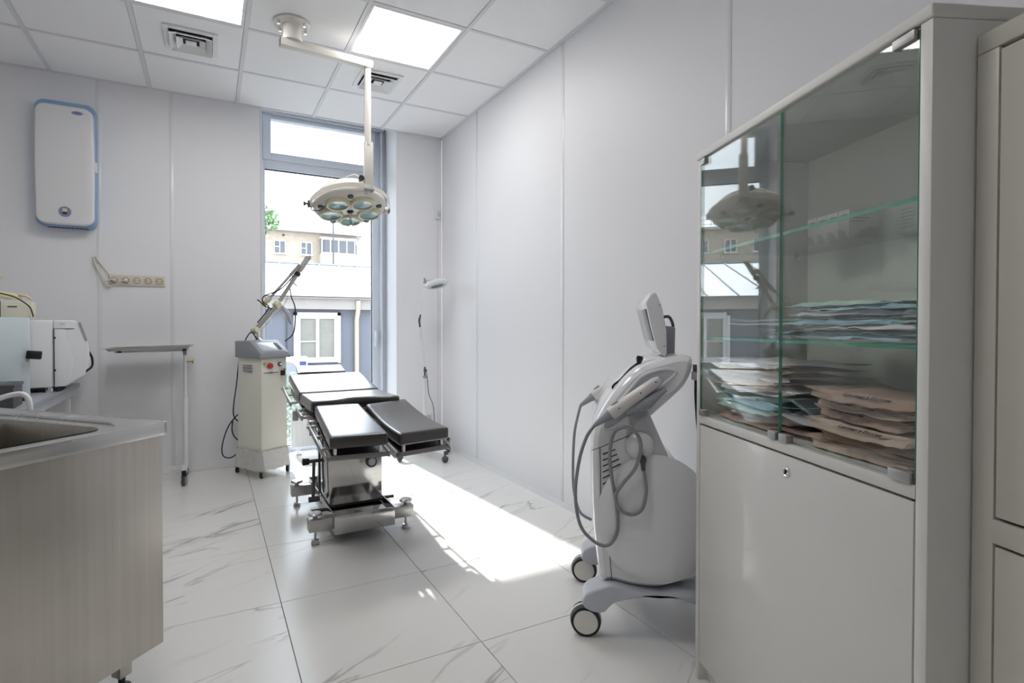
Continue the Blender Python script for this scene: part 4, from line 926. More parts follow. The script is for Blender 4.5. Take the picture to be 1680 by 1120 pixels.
# ------------------------------------------------------------------ laser trolley (hair-removal style console) on the right
def trolley():
    O = Vector((1.24, 1.557, 0)); th = math.atan2(-.608, .794)
    t = thing('treatment_console', 'white curved treatment console on wheels with a swivel display', 'medical console', O, th)
    body = [(.02, .693), (.026, .459), (.035, .339), (.055, .212), (.096, .205), (.17, .193), (.255, .194), (.328, .217), (.40, .24), (.45, .30), (.46, .40), (.43, .50), (.385, .57), (.363, .605), (.326, .643), (.267, .675), (.206, .708), (.170, .735), (.163, .755), (.172, .772), (.199, .787), (.258, .842), (.308, .89), (.347, .932), (.372, .985), (.375, 1.025), (.362, 1.04), (.324, 1.043), (.28, 1.032), (.208, 1.008), (.166, .982), (.117, .93), (.066, .86), (.032, .785)]
    # smooth outline
    pts = [Vector((x, z, 0)) for x, z in body]; sm = spline(pts, 4, closed=True)
    cx, cz = .2, .62
    B = MB(); WD = .43
    prof = [(0.0, .022), (.012, .008), (.035, 0.0), (WD - .035, 0.0), (WD - .012, .008), (WD, .022)]
    N = len(sm); nrm = []
    for i in range(N):
        d = sm[(i + 1) % N] - sm[i - 1]; nrm.append(Vector((-d.y, d.x, 0)).normalized())
    area = sum(sm[i].x * sm[(i + 1) % N].y - sm[(i + 1) % N].x * sm[i].y for i in range(N))
    sgn = 1 if area > 0 else -1
    rows = []
    for y, ins in prof:
        rows.append([B.b.verts.new((p.x + n_.x * ins * sgn, y + .0, p.y + n_.y * ins * sgn)) for p, n_ in zip(sm, nrm)])
    for A, C in zip(rows, rows[1:]):
        for k in range(N): B.b.faces.new((A[k], A[(k + 1) % N], C[(k + 1) % N], C[k]))
    caps = [B.b.faces.new(rows[0][::-1]), B.b.faces.new(rows[-1])]
    bmesh.ops.triangulate(B.b, faces=caps)
    B.obj('shell', 'white_glossy', t)
    # bulging side fairing (lower body) on the near side
    def blob(u, v):
        a = u * 2 * PI; r = v
        x = .245 + .205 * r * math.cos(a); z = .45 + .235 * r * math.sin(a)
        return (x, -.004 - .030 * math.sqrt(max(0, 1 - r ** 2.6)), z)
    b = MB(); g = b.grid(blob, 48, 10); bmesh.ops.remove_doubles(b.b, verts=b.b.verts, dist=1e-5); b.obj('side_fairing', 'white_glossy', t)
    # hub where arm and body meet
    MB().lathe([(.001, .02), (.03, .018), (.045, .006), (.05, 0)], 28, Matrix.Translation((.19, -.006, .715)) @ MXZ, cap=False).obj('hub_cap', 'white_glossy', t)
    MB().tube([(.197, -.008, .672), (.197, -.034, .672), (.197, -.04, .66), (.198, -.042, .635)], [.014, .013, .009, .007], 14).obj('hose_socket', 'dgrey_pl', t)
    # seam line and front strip
    MB().tube(spline([(.049, -.001, .702), (.052, -.001, .60), (.053, -.001, .49), (.062, -.001, .478), (.074, -.001, .47), (.082, -.001, .35), (.094, -.001, .212)], 5), .0016, 6).obj('panel_seam', 'dgrey_pl', t)
    MB().tube([(.02, -.001, .69), (.05, -.001, .702), (.10, -.001, .725), (.16, -.001, .752)], .0013, 6).obj('panel_seam', 'dgrey_pl', t)
    for k in range(6):
        x0, z0 = .060, .567 + k * .022 * 1.0; x1, z1 = .105 + .006 * (5 - k), .590 + .0215 * k + .004 * (5 - k)
        MB().tube([(x0, -.0016, z0), (x1, -.0016, z1)], .0022, 6).obj('vent_slot', 'void', t)
    # groove with two handpieces
    gr = [(.312, .985), (.300, .965), (.255, .925), (.20, .872), (.127, .803), (.075, .770), (.062, .785), (.083, .824), (.118, .872), (.16, .925), (.195, .965), (.235, .985), (.285, .995)]
    gs = spline([Vector((x, 0, z)) for x, z in gr], 4, closed=True)
    b = MB(); b.prism([(p.x, p.z) for p in gs], .001, .0035, MXZ); b.obj('holder_recess', 'lgrey_pl', t)
    MB().tube([p + Vector((0, -.002, 0)) for p in gs], .006, 8, closed=True).obj('recess_rim', 'white_glossy', t)
    for (y, nm) in ((-.028, 'handpiece'), (.40, 'handpiece')):
        a = Vector((.255, y, .960)); c = Vector((.108, y, .848)); dn = (c - a).normalized()
        if y > 0: a = a + Vector((-.10, .06, -.04)); c = c + Vector((-.045, .06, .0))
        h = MB().tube([a, a + dn * .02, a.lerp(c, .5), c], [.012, .019, .022, .023], 16).obj(nm, 'handpiece_shell', t)
        MB().tube([c, c + dn * .028], [.025, .024], 16).obj('handpiece_collar', 'handpiece_shell', h); MB().cbox(c + dn * .01 + Vector((0, 0, .026)), (.03, .02, .012), ry=R(-38)).obj('trigger', 'grey_pl', h, bev=.003)
        MB().tube([c + dn * .028, c + dn * .05, c + dn * .10], [.021, .015, .008], 14).obj('strain_relief', 'grey_pl', h)
        if y < 0:
            for q in (.1, .45, .95):
                pp = a.lerp(c, q) + Vector((-.002, -.022, .002)); MB().cyl(pp + Vector((0, .003, 0)), pp + Vector((0, -.0015, 0)), .0025, n=8).obj('screw', 'plastic_black', h)
            MB().tube([a + Vector((.02, .0, -.035)), a.lerp(c, .5) + Vector((.03, .005, -.03)), c + Vector((.03, .005, -.012))], [.008, .024, .016], 14).obj('cradle', 'grey_pl', h)
    p0 = Vector((.108, -.028, .848)) + (Vector((.108, 0, .848)) - Vector((.255, 0, .96))).normalized() * .10
    hose = [p0, (.0, -.036, .745), (-.026, -.04, .658), (-.039, -.04, .534), (-.021, -.04, .424), (.029, -.04, .368), (.072, -.04, .357), (.1, -.04, .385), (.111, -.04, .433), (.104, -.04, .521), (.089, -.04, .608), (.082, -.04, .69), (.097, -.04, .765), (.14, -.04, .787), (.178, -.045, .76), (.188, -.05, .712), (.17, -.05, .645), (.128, -.05, .588), (.102, -.05, .543), (.115, -.05, .495), (.157, -.05, .478), (.193, -.05, .5), (.207, -.05, .56), (.203, -.045, .61), (.198, -.042, .64)]
    MB().tube(spline(hose, 8), .0062, 10).obj('hose', 'cable_g', t)
    a = Vector((.155, .46, .92)); c = Vector((.063, .46, .848)); dn = (Vector((.108, 0, .848)) - Vector((.255, 0, .96))).normalized(); q = c + dn * .10
    MB().tube(spline([q, (-.03, .43, .74), (-.045, .40, .66), (-.05, .38, .52), (-.045, .37, .42), (-.02, .36, .335), (.03, .37, .30)], 6), .0062, 10).obj('hose', 'cable_g', t)
    # emergency key with strap
    MB().tube(spline([(.195, .10, 1.008), (.165, .095, .985), (.13, .09, .945), (.105, .085, .925), (.10, .085, .912), (.112, .085, .910), (.14, .09, .935), (.165, .095, .972)], 6), .0045, 8).obj('key_strap', 'plastic_black', t)
    MB().tube([(.196, .10, 1.0), (.200, .10, 1.025), (.202, .10, 1.034)], [.006, .013, .011], 14).obj('key_knob', 'plastic_black', t)
    # top console hump
    MB().prism([(.215, 1.0), (.222, 1.022), (.30, 1.035), (.33, 1.03), (.33, 1.0)], -.36, -.06, MXZ).obj('console_hump', 'white_glossy', t, bev=.006)
    # display on neck
    MB().prism([(.290, 1.03), (.340, 1.035), (.342, 1.145), (.296, 1.150)], -.26, -.17, MXZ).obj('display_neck', 'grey_pl', t, bev=.006)
    MB().tube(spline([(.29, .2, 1.18), (.32, .2, 1.185), (.335, .2, 1.16), (.338, .2, 1.13)]), .006, 8).obj('display_cable', 'dgrey_pl', t)
    sp = [(.232, 1.270), (.250, 1.272), (.272, 1.22), (.288, 1.13), (.290, 1.045), (.281, 1.035), (.255, 1.062), (.232, 1.15), (.214, 1.235)]
    dsp = MB().prism(sp, -.36, -.04, MXZ).obj('display_housing', 'white_glossy', t, bev=.007, seg=3)
    nv = Vector((-.93, 0, -.17)).normalized()
    f0, f1 = Vector((.219, 0, 1.212)), Vector((.247, 0, 1.093))
    b = MB(); q = [f0 + Vector((-.004, .065, 0)), f0 + Vector((-.004, .335, 0)), f1 + Vector((-.004, .335, 0)), f1 + Vector((-.004, .065, 0))]
    vs = [b.b.verts.new(p) for p in q] + [b.b.verts.new(p + Vector((.006, 0, 0))) for p in q]
    for f in ((0, 1, 2, 3), (7, 6, 5, 4), (0, 4, 5, 1), (1, 5, 6, 2), (2, 6, 7, 3), (3, 7, 4, 0)): b.b.faces.new([vs[i] for i in f])
    b.obj('screen', 'dark_screen', dsp, bev=.001)
    for p in ((.262, 1.225), (.280, 1.075)): MB().cyl((p[0], .04, p[1]), (p[0], .0385, p[1]), .003, n=8).obj('screw', 'grey_pl', dsp)
    # rear plug and cable
    MB().box((.372, .0, .955), (.392, .03, .985)).obj('rear_plug', 'grey_pl', t, bev=.002); MB().box((.376, .002, .985), (.388, .028, 1.01)).obj('plug_head', 'dgrey_pl', t, bev=.002)
    MB().tube(spline([(.384, .014, .96), (.384, .014, .9), (.390, .014, .80), (.400, .014, .70), (.41, .014, .6), (.47, .10, .4)]), .005, 8).obj('power_cable', 'plastic_black', t)
    # chassis legs: near and far rails
    lp = [(-.012, .125), (-.008, .155), (.012, .178), (.053, .198), (.096, .211), (.17, .196), (.255, .190), (.33, .205), (.40, .20), (.47, .185), (.50, .15), (.48, .128), (.43, .145), (.366, .172), (.30, .180), (.235, .178), (.172, .168), (.107, .148), (.081, .126), (.064, .108), (.024, .106)]
    for y0, y1 in ((-.035, .075), (.355, .465)):
        p = [(v_.x, v_.y) for v_ in spline([Vector((a_, c_, 0)) for a_, c_ in lp], 3, closed=True)]
        MB().prism(p, -y1, -y0, MXZ).obj('chassis_leg', 'lgrey_pl', t, bev=.010, seg=3)
    MB().prism([(.10, .20), (.40, .20), (.38, .16), (.12, .16)], -.36, -.07, MXZ).obj('chassis_plate', 'lgrey_pl', t, bev=.005)
    for wx, wy in ((.0, .015), (.0, .435), (.45, .015), (.45, .435)):
        r = .055
        for s in (-1, 1):
            T = Matrix.Translation((wx, wy + s * .017, r)) @ MXZ
            wl = MB().lathe([(r * .82, -.011), (r * .97, -.009), (r, 0), (r * .97, .009), (r * .82, .011)], 36, T, cap=False).obj('wheel', 'rubber', t)
            MB().lathe([(.001, -.0105), (r * .80, -.011), (r * .83, -.006), (r * .83, .006), (r * .80, .011), (.001, .0105)], 36, T, cap=False).obj('wheel_disc', 'cream', wl)
        b = MB(); b.lathe([(r * 1.06, -.005), (r * 1.06, .005), (r * .9, .005), (r * .9, -.005)], 24, Matrix.Translation((wx, wy, r)) @ MXZ); b.cyl((wx + .012, wy, r), (wx + .012, wy, .115), .016); b.obj('wheel_hood', 'white_pl', t)
        MB().cyl((wx + .018, wy, .108), (wx + .018, wy, .116), .03).obj('wheel_ring', 'dgrey_pl', t)
trolley()

# ------------------------------------------------------------------ display cabinet and closet
ANG = -.379
FC = Vector((1.427, 1.24, 0))
NV = Vector((math.cos(ANG), math.sin(ANG), 0)); DV = Vector((-math.sin(ANG), math.cos(ANG), 0))
def cabinet():
    t = thing('display_cabinet', 'white medicine cabinet with two glass doors above a locked base', 'cabinet', FC, ANG)
    Y0, Y1, D, H = -.833, -.028, .375, 1.70
    MB().box((0, Y0, .0), (D, Y0 + .024, H - .018)).obj('side_panel', 'cab_satin', t, bev=.0025)
    MB().box((0, Y1 - .020, .0), (D, Y1, H - .018)).obj('side_panel', 'cab_satin', t, bev=.0025)
    b = MB(); b.box((-.004, Y0 - .003, H - .018), (D, Y1 + .003, H + .006)); b.obj('top_panel', 'cab_satin', t, bev=.004, seg=3)
    MB().box((D - .008, Y0 + .024, .05), (D, Y1 - .02, H - .018)).obj('back_panel', 'cab_in', t, smooth=False)
    MB().box((-.001, Y0 + .024, .836), (D - .008, Y1 - .02, .862)).obj('middle_deck', 'cab_satin', t, bev=.002)
    MB().box((.03, Y0 + .024, .0), (.05, Y1 - .02, .06)).obj('plinth', 'cab', t, smooth=False)
    MB().box((.02, Y0 + .024, .06), (D - .008, Y1 - .02, .075)).obj('base_deck', 'cab', t, smooth=False)
    for z in (1.105, 1.377):
        s = MB().box((.022, Y0 + .026, z), (D - .012, Y1 - .022, z + .008)).obj('glass_shelf', 'gglass', t, smooth=False)
        MB().box((.0208, Y0 + .026, z), (.0222, Y1 - .022, z + .008)).obj('shelf_edge', 'gedge', s, smooth=False)
        for y in (Y0 + .03, Y1 - .026):
            for x in (.07, D - .05): MB().cbox((x, y, z - .006), (.012, .010, .012)).obj('shelf_pin', 'chrome', t, bev=.002)
    # glass doors
    ym = -.436
    for k, (a, b_) in enumerate(((Y0 + .026, ym - .002), (ym + .002, Y1 - .022))):
        g = MB().box((.001, a, .866), (.0065, b_, H - .024)).obj('glass_door', 'dglass', t, smooth=False)
        b = MB(); b.box((.0008, a - .0006, .866), (.0067, a, H - .024)); b.box((.0008, b_, .866), (.0067, b_ + .0006, H - .024)); b.obj('door_edge', 'gedge', g, smooth=False)
        ys = [(a + .004, a + .050), (b_ - .034, b_ - .004)] if k == 0 else [(a + .004, a + .034), (b_ - .030, b_ - .004)]
        for q, (c, d) in enumerate(ys):
            MB().box((-.006, c, .862), (.013, d, .882)).obj('door_clip', 'clip', g, bev=.0015)
            if (k == 0 and q == 0) or (k == 1 and q == 1): MB().box((-.006, c, H - .040), (.013, d, H - .022)).obj('hinge_clip', 'clip', g, bev=.0015)
    # base door
    dr = MB().box((.001, Y0 + .028, .063), (.019, Y1 - .023, .830)).obj('door', 'cab', t, bev=.0015)
    T = Matrix.Translation((.001, -.466, .793)) @ Matrix.Rotation(R(-90), 4, 'Y')
    lk = MB().lathe([(.001, .003), (.008, .004), (.0095, .002), (.0115, .0035), (.0125, 0)], 26, T, cap=False).obj('lock', 'chrome', dr)
    MB().box((-.0045, -.4675, .7885), (-.002, -.4645, .7975)).obj('keyhole', 'plastic_black', lk)
    # sign-like leaflet carton on the upper shelf
    return t
cabinet()

def at_cab(x, y, z): return FC + NV * x + DV * y + Vector((0, 0, z))
# cartons on the upper shelf
for k in range(4):
    p = at_cab(.26, -.345 + .040 * k, 1.3855)
    lab = ['white carton with purple print, nearest of the four on the upper glass shelf', 'white purple-printed carton, second from the near end on the upper glass shelf', 'white purple-printed carton, third from the near end on the upper glass shelf', 'white purple-printed carton, farthest of the four on the upper glass shelf'][k]
    t = thing('medicine_carton', lab, 'box', p, ANG, 'cartons on the upper glass shelf')
    MB().box((0, 0, 0), (.088, .038, .078)).obj('carton', 'card', t, bev=.001)
    b = MB(); b.prism([(.03, .0), (.036, .006), (.038, .028), (.022, .026), (.010, .012), (.003, .0)], .0, .0006, Matrix(((0, 0, -1, 0), (1, 0, 0, 0), (0, 1, 0, 0), (0, 0, 0, 1)))); b.obj('front_print', 'purple', t, smooth=False)
    b = MB(); b.prism([(.0, .0), (.088, .0), (.088, .030), (.06, .032), (.035, .022), (.015, .006)], .0, .0006, MXZ); b.obj('side_print', 'purple', t, smooth=False)
    b = MB(); b.box((-.0006, .006, .062), (0, .03, .066))
    for q, (u0, u1) in enumerate(((.006, .05), (.01, .06), (.01, .045))): b.box((u0, -.0006, .062 - q * .009), (u1, 0, .066 - q * .009))
    b.obj('print_lines', 'ink', t, smooth=False)
t = thing('leaflet_carton', 'flat white printed carton standing against the cabinet back on the upper shelf', 'box', at_cab(.335, -.50, 1.3855), ANG)
MB().box((0, 0, 0), (.018, .09, .072)).obj('carton', 'card', t, bev=.001)
b = MB()
for q in range(6): b.box((-.0006, .035 + .004 * (q % 3), .012 + q * .009), (0, .075, .0145 + q * .009))
b.obj('print_lines', 'ink', t, smooth=False)

# pouches -------------------------------------------------------------
def pouch_mesh(L_, W_, seed, m, puff=.009, curl=.0, wr=.006):
    def f(u, v):
        x = (u - .5) * W_; y = (v - .5) * L_; s = Vector((seed * 3.1, seed * 1.7, 0))
        q = math.sin(PI * u) * math.sin(PI * v)
        n1 = noise.noise(Vector((x * 14, y * 14, 0)) + s)
        z = puff * q * (1 + .5 * n1) + wr * n1 * .6 + curl * ((2 * abs(v - .5)) ** 3) * (.5 + .5 * noise.noise(Vector((u * 2, v * 2, seed))))
        return (x + .006 * noise.noise(Vector((0, v * 5, seed))), y + .010 * noise.noise(Vector((u * 5, 0, seed))), z)
    def th(u, v): return Vector((0, 0, -(.0012 + puff * .9 * math.sin(PI * u) * math.sin(PI * v))))
    return MB().sheet(f, 12, 18, th).mesh('pouch_paper', m)
LASTP = ['']
def pouch(name, cat_label, me, x, y, z, rz, rx=0, ry=0, group=None, cat='pouch'):
    o = link(name, me, None, at_cab(x, y, z)); o.rotation_euler = (rx, ry, ANG + rz)
    LASTP[0] = o.name
    return tag(o, cat_label, cat, group)
def flap(o, L_, W_, m, seed, h=.017, txt=None):
    def f(u, v):
        n1 = noise.noise(Vector((u * 4, seed * 2.7, 0))); n2 = noise.noise(Vector((u * 9, v * 2, seed)))
        a = max(0.0, math.sin(PI * u)) ** .12
        return (-W_ / 2 + .012 - .026 * v * a - .008 * n2, (u - .5) * (L_ - .01) * (1 - .06 * v), .010 * a + .004 * n1 - h * v * a + .006 * n2)
    fl_ = MB().sheet(f, 16, 5, .0016).obj('folded_front', m, o)
    if txt:
        ang_ = math.atan2(h, .026)
        p = f(.62, .55); text('print', txt, .0125, fl_, (p[0] - .004, L_ * txt_off(seed), p[2] + .0035), (ang_ * .9, 0, R(-90)), 'ink', .0003)
    return fl_
def txt_off(seed): return .30 - .08 * (seed % 3)
bl = [pouch_mesh(.34, .20, s, m, .006, .010, .005) for s, m in ((1, 'blue_paper'), (2, 'green_paper'), (3, 'blue_paper'), (4, 'green_paper'), (5, 'white_paper'))]
zz = 1.119
NB = 8
for k in range(NB):
    lab = 'blue-green sterilisation pouch in the middle of the stack on the lower glass shelf'; 
    if k == 0: lab = 'green sterilisation pouch at the bottom of the stack on the lower glass shelf'
    if k == NB - 1: lab = 'pale blue sterilisation pouch on top of the stack on the lower glass shelf'
    me = bl[1] if k == 0 else bl[0] if k == NB - 1 else bl[random.choice((0, 1, 2, 3, 4))]
    pouch('sterilisation_pouch', lab, me, .16 + random.uniform(-.02, .02), -.54 + random.uniform(-.07, .05), zz + k * .0108, random.uniform(-.12, .12), group='blue-green pouches on the lower glass shelf')
    flap(bpy.data.objects[LASTP[0]], .33, .20, ('blue_paper', 'green_paper', 'white_paper')[k % 3], 80 + k, .008)
for k in range(5):
    pouch('sterilisation_pouch', ['small pale green pouch fanned out flat on the lower glass shelf', 'small bluish pouch fanned out over the lower glass shelf near its far end', 'narrow blue pouch leaning across the far end of the lower glass shelf', 'narrow white-green pouch lying crooked at the far end of the lower glass shelf', 'small green pouch sliding off the far end of the blue-green stack'][k],
          pouch_mesh(.22, .09, 20 + k, ('green_paper', 'blue_paper', 'blue_paper', 'white_paper', 'green_paper')[k], .005, .012, .008),
          .12 + .03 * (k % 3), -.30 + .025 * k, 1.118 + .011 * k, -.5 + .28 * k, group='pouches fanned at the far end of the lower glass shelf')
# left pile on the cabinet deck
LP = [('kraft', 'brown'), ('kraft', 'brown'), ('green_paper', 'green-grey'), ('blue_paper', 'blue-green'), ('green_paper', 'pale green'), ('white_paper', 'white'), ('kraft2', 'light brown'), ('white_paper', 'white'), ('kraft2', 'light brown'), ('white_paper', 'white')]
ordn = ['bottom', 'second from the bottom', 'third from the bottom', 'fourth from the bottom', 'fifth from the bottom', 'fifth from the top', 'fourth from the top', 'third from the top', 'second from the top', 'topmost']
for k, (m, c) in enumerate(LP):
    pouch('instrument_pouch', '%s instrument pouch, %s of the left pile on the cabinet deck' % (c, ordn[k]), pouch_mesh(.32 - .006 * (k % 3), .24, 40 + k, m, .011, .012, .006), .17 + .012 * math.sin(k * 2), -.235 + .014 * math.cos(k * 3), .876 + k * .0185, .10 * math.sin(k * 1.7), group='pouches in the left pile on the cabinet deck')
    flap(bpy.data.objects[LASTP[0]], .31, .24, m, 40 + k)
# right pile: kraft pouches printed in Russian
ordr = ['bottom', 'second from the bottom', 'third from the bottom', 'third from the top', 'second from the top', 'topmost']
for k in range(6):
    m = 'kraft' if k % 2 else 'kraft2'
    o = pouch('kraft_pouch', 'brown printed kraft pouch, %s of the right pile on the cabinet deck' % ordr[k], pouch_mesh(.31, .21, 60 + k, m, .012, .022, .010), .155 + .02 * math.sin(k * 2.3), -.63 + .012 * math.cos(k * 1.9), .877 + k * .0235, .12 * math.sin(k * 1.3 + .5), group='kraft pouches in the right pile')
    flap(o, .30, .21, m, 60 + k, .019, 'Сделано в России' if k >= 1 else None)
pouch('paper_sleeve', 'curled white paper sleeve holding clear film, sticking out of the brown pile', pouch_mesh(.20, .12, 90, 'white_paper', .010, .03, .006), .13, -.462, .903, .42, cat='pouch')
pouch('kraft_sleeve', 'flat brown paper sleeve beneath the curled white one', pouch_mesh(.22, .13, 91, 'kraft', .004, .012, .006), .135, -.465, .874, .3, cat='pouch')

def closet():
    # set back behind the cabinet's front plane by 83 mm and running on towards the camera
    O = FC + NV * .083 + DV * (-.8345)
    t = thing('wardrobe_unit', 'tall cream storage cabinet with upper and lower doors at the right edge', 'cabinet', O, ANG)
    L_ = 1.25; D = .42; H = 1.65
    b = MB(); b.box((.0, -.026, 0), (D, -.002, H - .034)); b.box((0, -L_, 0), (D, -L_ + .024, H - .034)); b.box((D - .02, -L_ + .024, 0), (D, -.026, H - .034)); b.box((.03, -L_ + .024, .0), (.05, -.026, .06))
    b.obj('carcass', 'closet', t, bev=.002)
    MB().box((-.002, -L_, H - .034), (D, -.001, H)).obj('top_panel', 'closet', t, bev=.003)
    MB().box((-.002, -.037, .0), (.018, -.002, 1.6145)).obj('filler_strip', 'closet', t, bev=.001)
    for k in range(2):
        a, c = -.040 - k * .60, -.040 - (k + 1) * .60 + .004
        up = MB().box((-.002, c, .826), (.016, a, 1.609)).obj('upper_door', 'closet', t, bev=.002); lo = MB().box((-.002, c, .065), (.016, a, .776)).obj('lower_door', 'closet', t, bev=.002)
    MB().box((-.004, -L_ + .03, .781), (.016, -.036, .821)).obj('middle_rail', 'closet', t, bev=.002)
closet()

# ------------------------------------------------------------------ radiator by the window
def radiator():
    t = thing('radiator', 'small white panel radiator on feet behind the operating table', 'radiator', (.645, 4.93, 0))
    MB().box((0, 0, .065), (.48, .012, .385)).obj('front_panel', 'pvc', t, bev=.004)
    b = MB()
    for k in range(12): b.box((.025 + k * .037, -.004, .09), (.040 + k * .037, .001, .36))
    b.obj('panel_ribs', 'pvc', t, bev=.002, seg=1)
    MB().box((.0, .012, .075), (.48, .07, .375)).obj('core', 'lgrey_pl', t, smooth=False)
    for x in (.06, .42):
        b = MB(); b.cyl((x, .03, 0), (x, .03, .07), .008, n=10); b.cbox((x, .03, .006), (.05, .12, .012)); b.obj('foot', 'pvc', t)
radiator()

# ------------------------------------------------------------------ outside
g = MB(); g.box((-40, 5.0, -.7), (60, 80, -.4)); g = tag(g.obj('ground', 'concrete', smooth=False), kind='structure')
def far_window(parent, x0, x1, z0, z1, y, n=2, m='pane_dark', fr=.06, trans=False):
    b = MB(); d = .05
    b.box((x0, y - d, z0), (x1, y, z0 + fr)); b.box((x0, y - d, z1 - fr), (x1, y, z1))
    for k in range(n + 1):
        x = x0 + (x1 - x0 - fr) * k / n; b.box((x, y - d, z0 + fr), (x + fr, y, z1 - fr))
    f = b.obj('window', 'pvc_out', parent, smooth=False)
    for k in range(n):
        xa = x0 + fr + (x1 - x0 - fr) * k / n; xb = x0 + (x1 - x0 - fr) * (k + 1) / n
        MB().box((xa, y - .02, z0 + fr), (xb, y - .005, z1 - fr)).obj('pane', m, f, smooth=False)
    MB().box((x0 - .05, y - .12, z0 - .04), (x1 + .05, y, z0)).obj('sill', 'pvc_out', f, smooth=False)
    if trans: MB().box((x0 + fr, y - .045, z0 + (z1 - z0) * .5), (x0 + (x1 - x0) / 2, y - .01, z0 + (z1 - z0) * .5 + .04)).obj('glazing_bar', 'pvc_out', f, smooth=False)
    return f
def annex():
    t = thing('grey_annex', 'low grey-blue stucco building with a pale metal roof opposite the window', 'building', (2.1, 12, 0))
    MB().box((-9, 0, -.4), (12, .3, 1.55)).obj('wall', 'stucco', t, smooth=False)
    MB().box((-9, -.18, 1.52), (12, .3, 1.76)).obj('fascia', 'fascia', t, smooth=False)
    MB().box((-9, -.26, 1.745), (12, -.14, 1.80)).obj('gutter', 'fascia', t, bev=.01)
    # roof slope
    b = MB(); y0, z0, y1, z1 = -.26, 1.80, 6.0, 3.17
    v = [b.b.verts.new(p) for p in ((-9, y0, z0), (12, y0, z0), (12, y1, z1), (-9, y1, z1), (-9, y0, z0 - .03), (12, y0, z0 - .03), (12, y1, z1 - .4), (-9, y1, z1 - .4))]
    for f in ((0, 1, 2, 3), (7, 6, 5, 4), (4, 5, 1, 0), (6, 7, 3, 2), (0, 3, 7, 4), (5, 6, 2, 1)): b.b.faces.new([v[i] for i in f])
    rf = b.obj('roof', 'roofw', t, smooth=False)
    for k in range(34): MB().bar((-8.8 + k * .62, y0, z0 + .015), (-8.8 + k * .62, y1, z1 + .015), .03, .035).obj('roof_seam', 'roofseam', rf, smooth=False)
    MB().bar((-9, y1 - .02, z1 + .03), (12, y1 - .02, z1 + .03), .12, .05).obj('ridge_cap', 'roofseam', rf, smooth=False)
    for x in (-5.2, -2.4, -.41, 3.6, 6.4):
        # window unit with wide white surround
        f = far_window(t, x, x + .86, .395, 1.384, .0, 2, 'curtain', .07)
        b = MB(); b.box((x - .07, -.07, .33), (x, 0, 1.45)); b.box((x + .86, -.07, .33), (x + .93, 0, 1.45)); b.box((x - .07, -.07, 1.384), (x + .93, 0, 1.45)); b.obj('surround', 'pvc_out', f, smooth=False)
        MB().box((x + .07, -.045, .80), (x + .43, -.01, .83)).obj('glazing_bar', 'pvc_out', f, smooth=False)
    for x in (.90,): 
        MB().tube([(x - .02, -.22, 1.72), (x - .02, -.20, 1.50), (x - .02, -.06, 1.30), (x - .02, -.06, -.4)], .05, 10).obj('downpipe', 'pipe', t)
    MB().tube([(-.62, -.02, 1.42), (-.62, -.02, .3)], .012, 6).obj('wall_cable', 'dgrey_pl', t)
    a = thing('air_conditioner', 'white outdoor air-conditioning unit with a round fan grille on the grey building', 'air conditioner', (1.42, 11.40, -.1))
    MB().box((-.32, 0, 0), (.40, .26, .62)).obj('case', 'pvc_out', a, bev=.02)
    MB().lathe([(.19, .008), (.20, .012), (.21, .0)], 30, Matrix.Translation((.0, 0, .32)) @ MXZ, cap=False).obj('grille_rim', 'lgrey_pl', a); MB().lathe([(.001, .004), (.19, .004)], 30, Matrix.Translation((.0, 0, .32)) @ MXZ, cap=False).obj('fan_grille', 'grey_pl', a)
    MB().box((.24, -.006, .44), (.37, 0, .52)).obj('label_plate', 'ink_blue', a)
    b = MB(); b.box((-.3, .02, -.30), (-.24, .30, .0)); b.box((.3, .02, -.30), (.36, .30, 0)); b.obj('bracket', 'grey_pl', a)
annex()
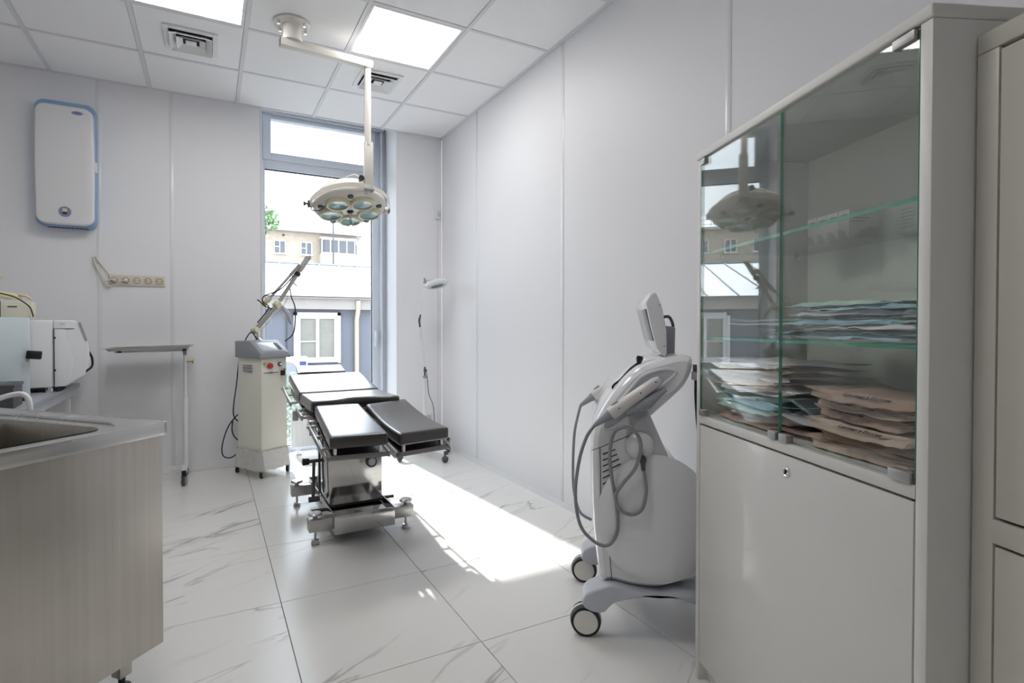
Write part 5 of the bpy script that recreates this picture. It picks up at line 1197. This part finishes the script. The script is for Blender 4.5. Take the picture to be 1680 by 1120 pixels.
def brick_house():
    t = thing('brick_apartment_block', 'pale brick apartment block with white windows beyond the metal roof', 'building', (6, 36, 0))
    X = lambda x: x - 6
    MB().box((X(-26), 0, -.4), (X(8.99), 9, 7.30)).obj('wall', 'brick', t, smooth=False)
    MB().box((X(-26), -.45, 7.24), (X(9.5), 9.4, 7.40)).obj('eaves', 'fascia', t, smooth=False)
    b = MB(); v = [b.b.verts.new(p) for p in ((X(-26), -.45, 7.40), (X(9.5), -.45, 7.40), (X(9.5), 9.4, 7.40), (X(-26), 9.4, 7.40), (X(-25), 4.5, 9.0), (X(7.6), 4.5, 9.0))]
    for f in ((0, 1, 5, 4), (2, 3, 4, 5), (1, 2, 5), (3, 0, 4), (3, 2, 1, 0)): b.b.faces.new([v[i] for i in f])
    b.obj('roof', 'roofw', t, smooth=False)
    b = MB(); y = -.1
    for z in (7.62, 7.92): b.bar((X(-26), y, z), (X(9.3), y, z), .03, .03)
    for k in range(36): b.bar((X(-26 + k), y, 7.38), (X(-26 + k), y, 7.94), .03, .03)
    r = b.obj('roof_railing', 'grey_pl', t, smooth=False); r['kind'] = 'stuff'
    for fl_ in (0, 1, 2):
        dz = -2.75 * fl_
        for k in range(13):
            x = 5.32 - 1.64 * k
            if k in (4, 9): continue
            far_window(t, X(x), X(x + .73), 5.80 + dz, 6.65 + dz, 0, 2, 'pane_dark', .055, True)
        bl_ = far_window(t, X(6.56), X(8.78), 5.93 + dz, 6.90 + dz, -.5, 4, 'pane_dark', .07)
        MB().box((X(6.5), -.55, 5.20 + dz), (X(8.84), 0, 5.90 + dz)).obj('balcony_panel', 'ochre', t, smooth=False)
        MB().box((X(6.5), -.6, 6.90 + dz), (X(8.84), 0, 6.98 + dz)).obj('balcony_roof', 'roofw', t, smooth=False)
        MB().box((X(6.56), -.48, 5.93 + dz), (X(8.78), -.02, 6.9 + dz)).obj('balcony_room', 'curtain', t, smooth=False)
    for k in range(9): MB().box((X(4.2 - 3.3 * k), -.02, 6.95), (X(4.35 - 3.3 * k), 0, 7.05)).obj('vent_hole', 'void', t, smooth=False)
    MB().tube([(X(9.3), -.3, 7.3), (X(9.05), -.15, 6.8), (X(9.0), -.08, 6.4), (X(9.0), -.08, -.4)], .06, 8).obj('downpipe', 'lgrey_pl', t)
    p = MB(); p.tube([(7.0 - .0, 33.9, -.4), (7.0, 33.9, 9.0)], .045, 6); tag(p.obj('antenna_mast', 'dgrey_pl'), 'thin dark mast standing in front of the brick building', 'mast')
brick_house()
def tree(x, y, z, r, seed, label, H=None):
    rnd = random.Random(seed)
    t = thing('tree', label, 'tree', (x, y, -.4))
    zt = z + .4
    MB().tube(spline([(0, 0, 0), (.05, 0, zt * .4), (-.05, .05, zt * .7), (.0, 0, zt)]), [.12 - .004 * k for k in range(19)], 8).obj('trunk', 'bark', t)
    b = MB()
    for k in range(650):
        d = Vector((rnd.gauss(0, 1), rnd.gauss(0, 1), rnd.gauss(0, 1))).normalized() * r * rnd.random() ** .5
        d.z *= .8; p = Vector((0, 0, zt)) + d; s = .11
        a = Vector((rnd.uniform(-1, 1), rnd.uniform(-1, 1), rnd.uniform(-1, 1))).normalized(); c = a.orthogonal().normalized()
        vs = [b.b.verts.new(p + q) for q in (a * s, c * s * .5, -a * s, -c * s * .5)]; b.b.faces.new(vs)
    o = b.obj('foliage', 'leaf', t, smooth=False); o['kind'] = 'stuff'
tree(1.74, 22.5, 5.35, .80, 3, 'leafy green tree peeking in at the left side of the window')
def shrub(x, y, h, seed, label):
    rnd = random.Random(seed); t = thing('shrub', label, 'shrub', (x, y, -.4)); b = MB()
    MB().tube([(0, 0, 0), (.02, 0, h * .6)], .02, 6).obj('stem', 'bark', t)
    for k in range(700):
        p = Vector((rnd.uniform(-.35, .35), rnd.uniform(-.2, .2), .1 + (h - .1) * rnd.random())); s = .05
        a = Vector((rnd.uniform(-1, 1), rnd.uniform(-1, 1), rnd.uniform(-1, 1))).normalized(); c = a.orthogonal().normalized()
        b.b.faces.new([b.b.verts.new(p + q) for q in (a * s, c * s * .5, -a * s, -c * s * .5)])
    b.obj('foliage', 'leaf2', t, smooth=False)['kind'] = 'stuff'
shrub(.75, 7.2, .95, 5, 'low shrub in the yard just outside the window')
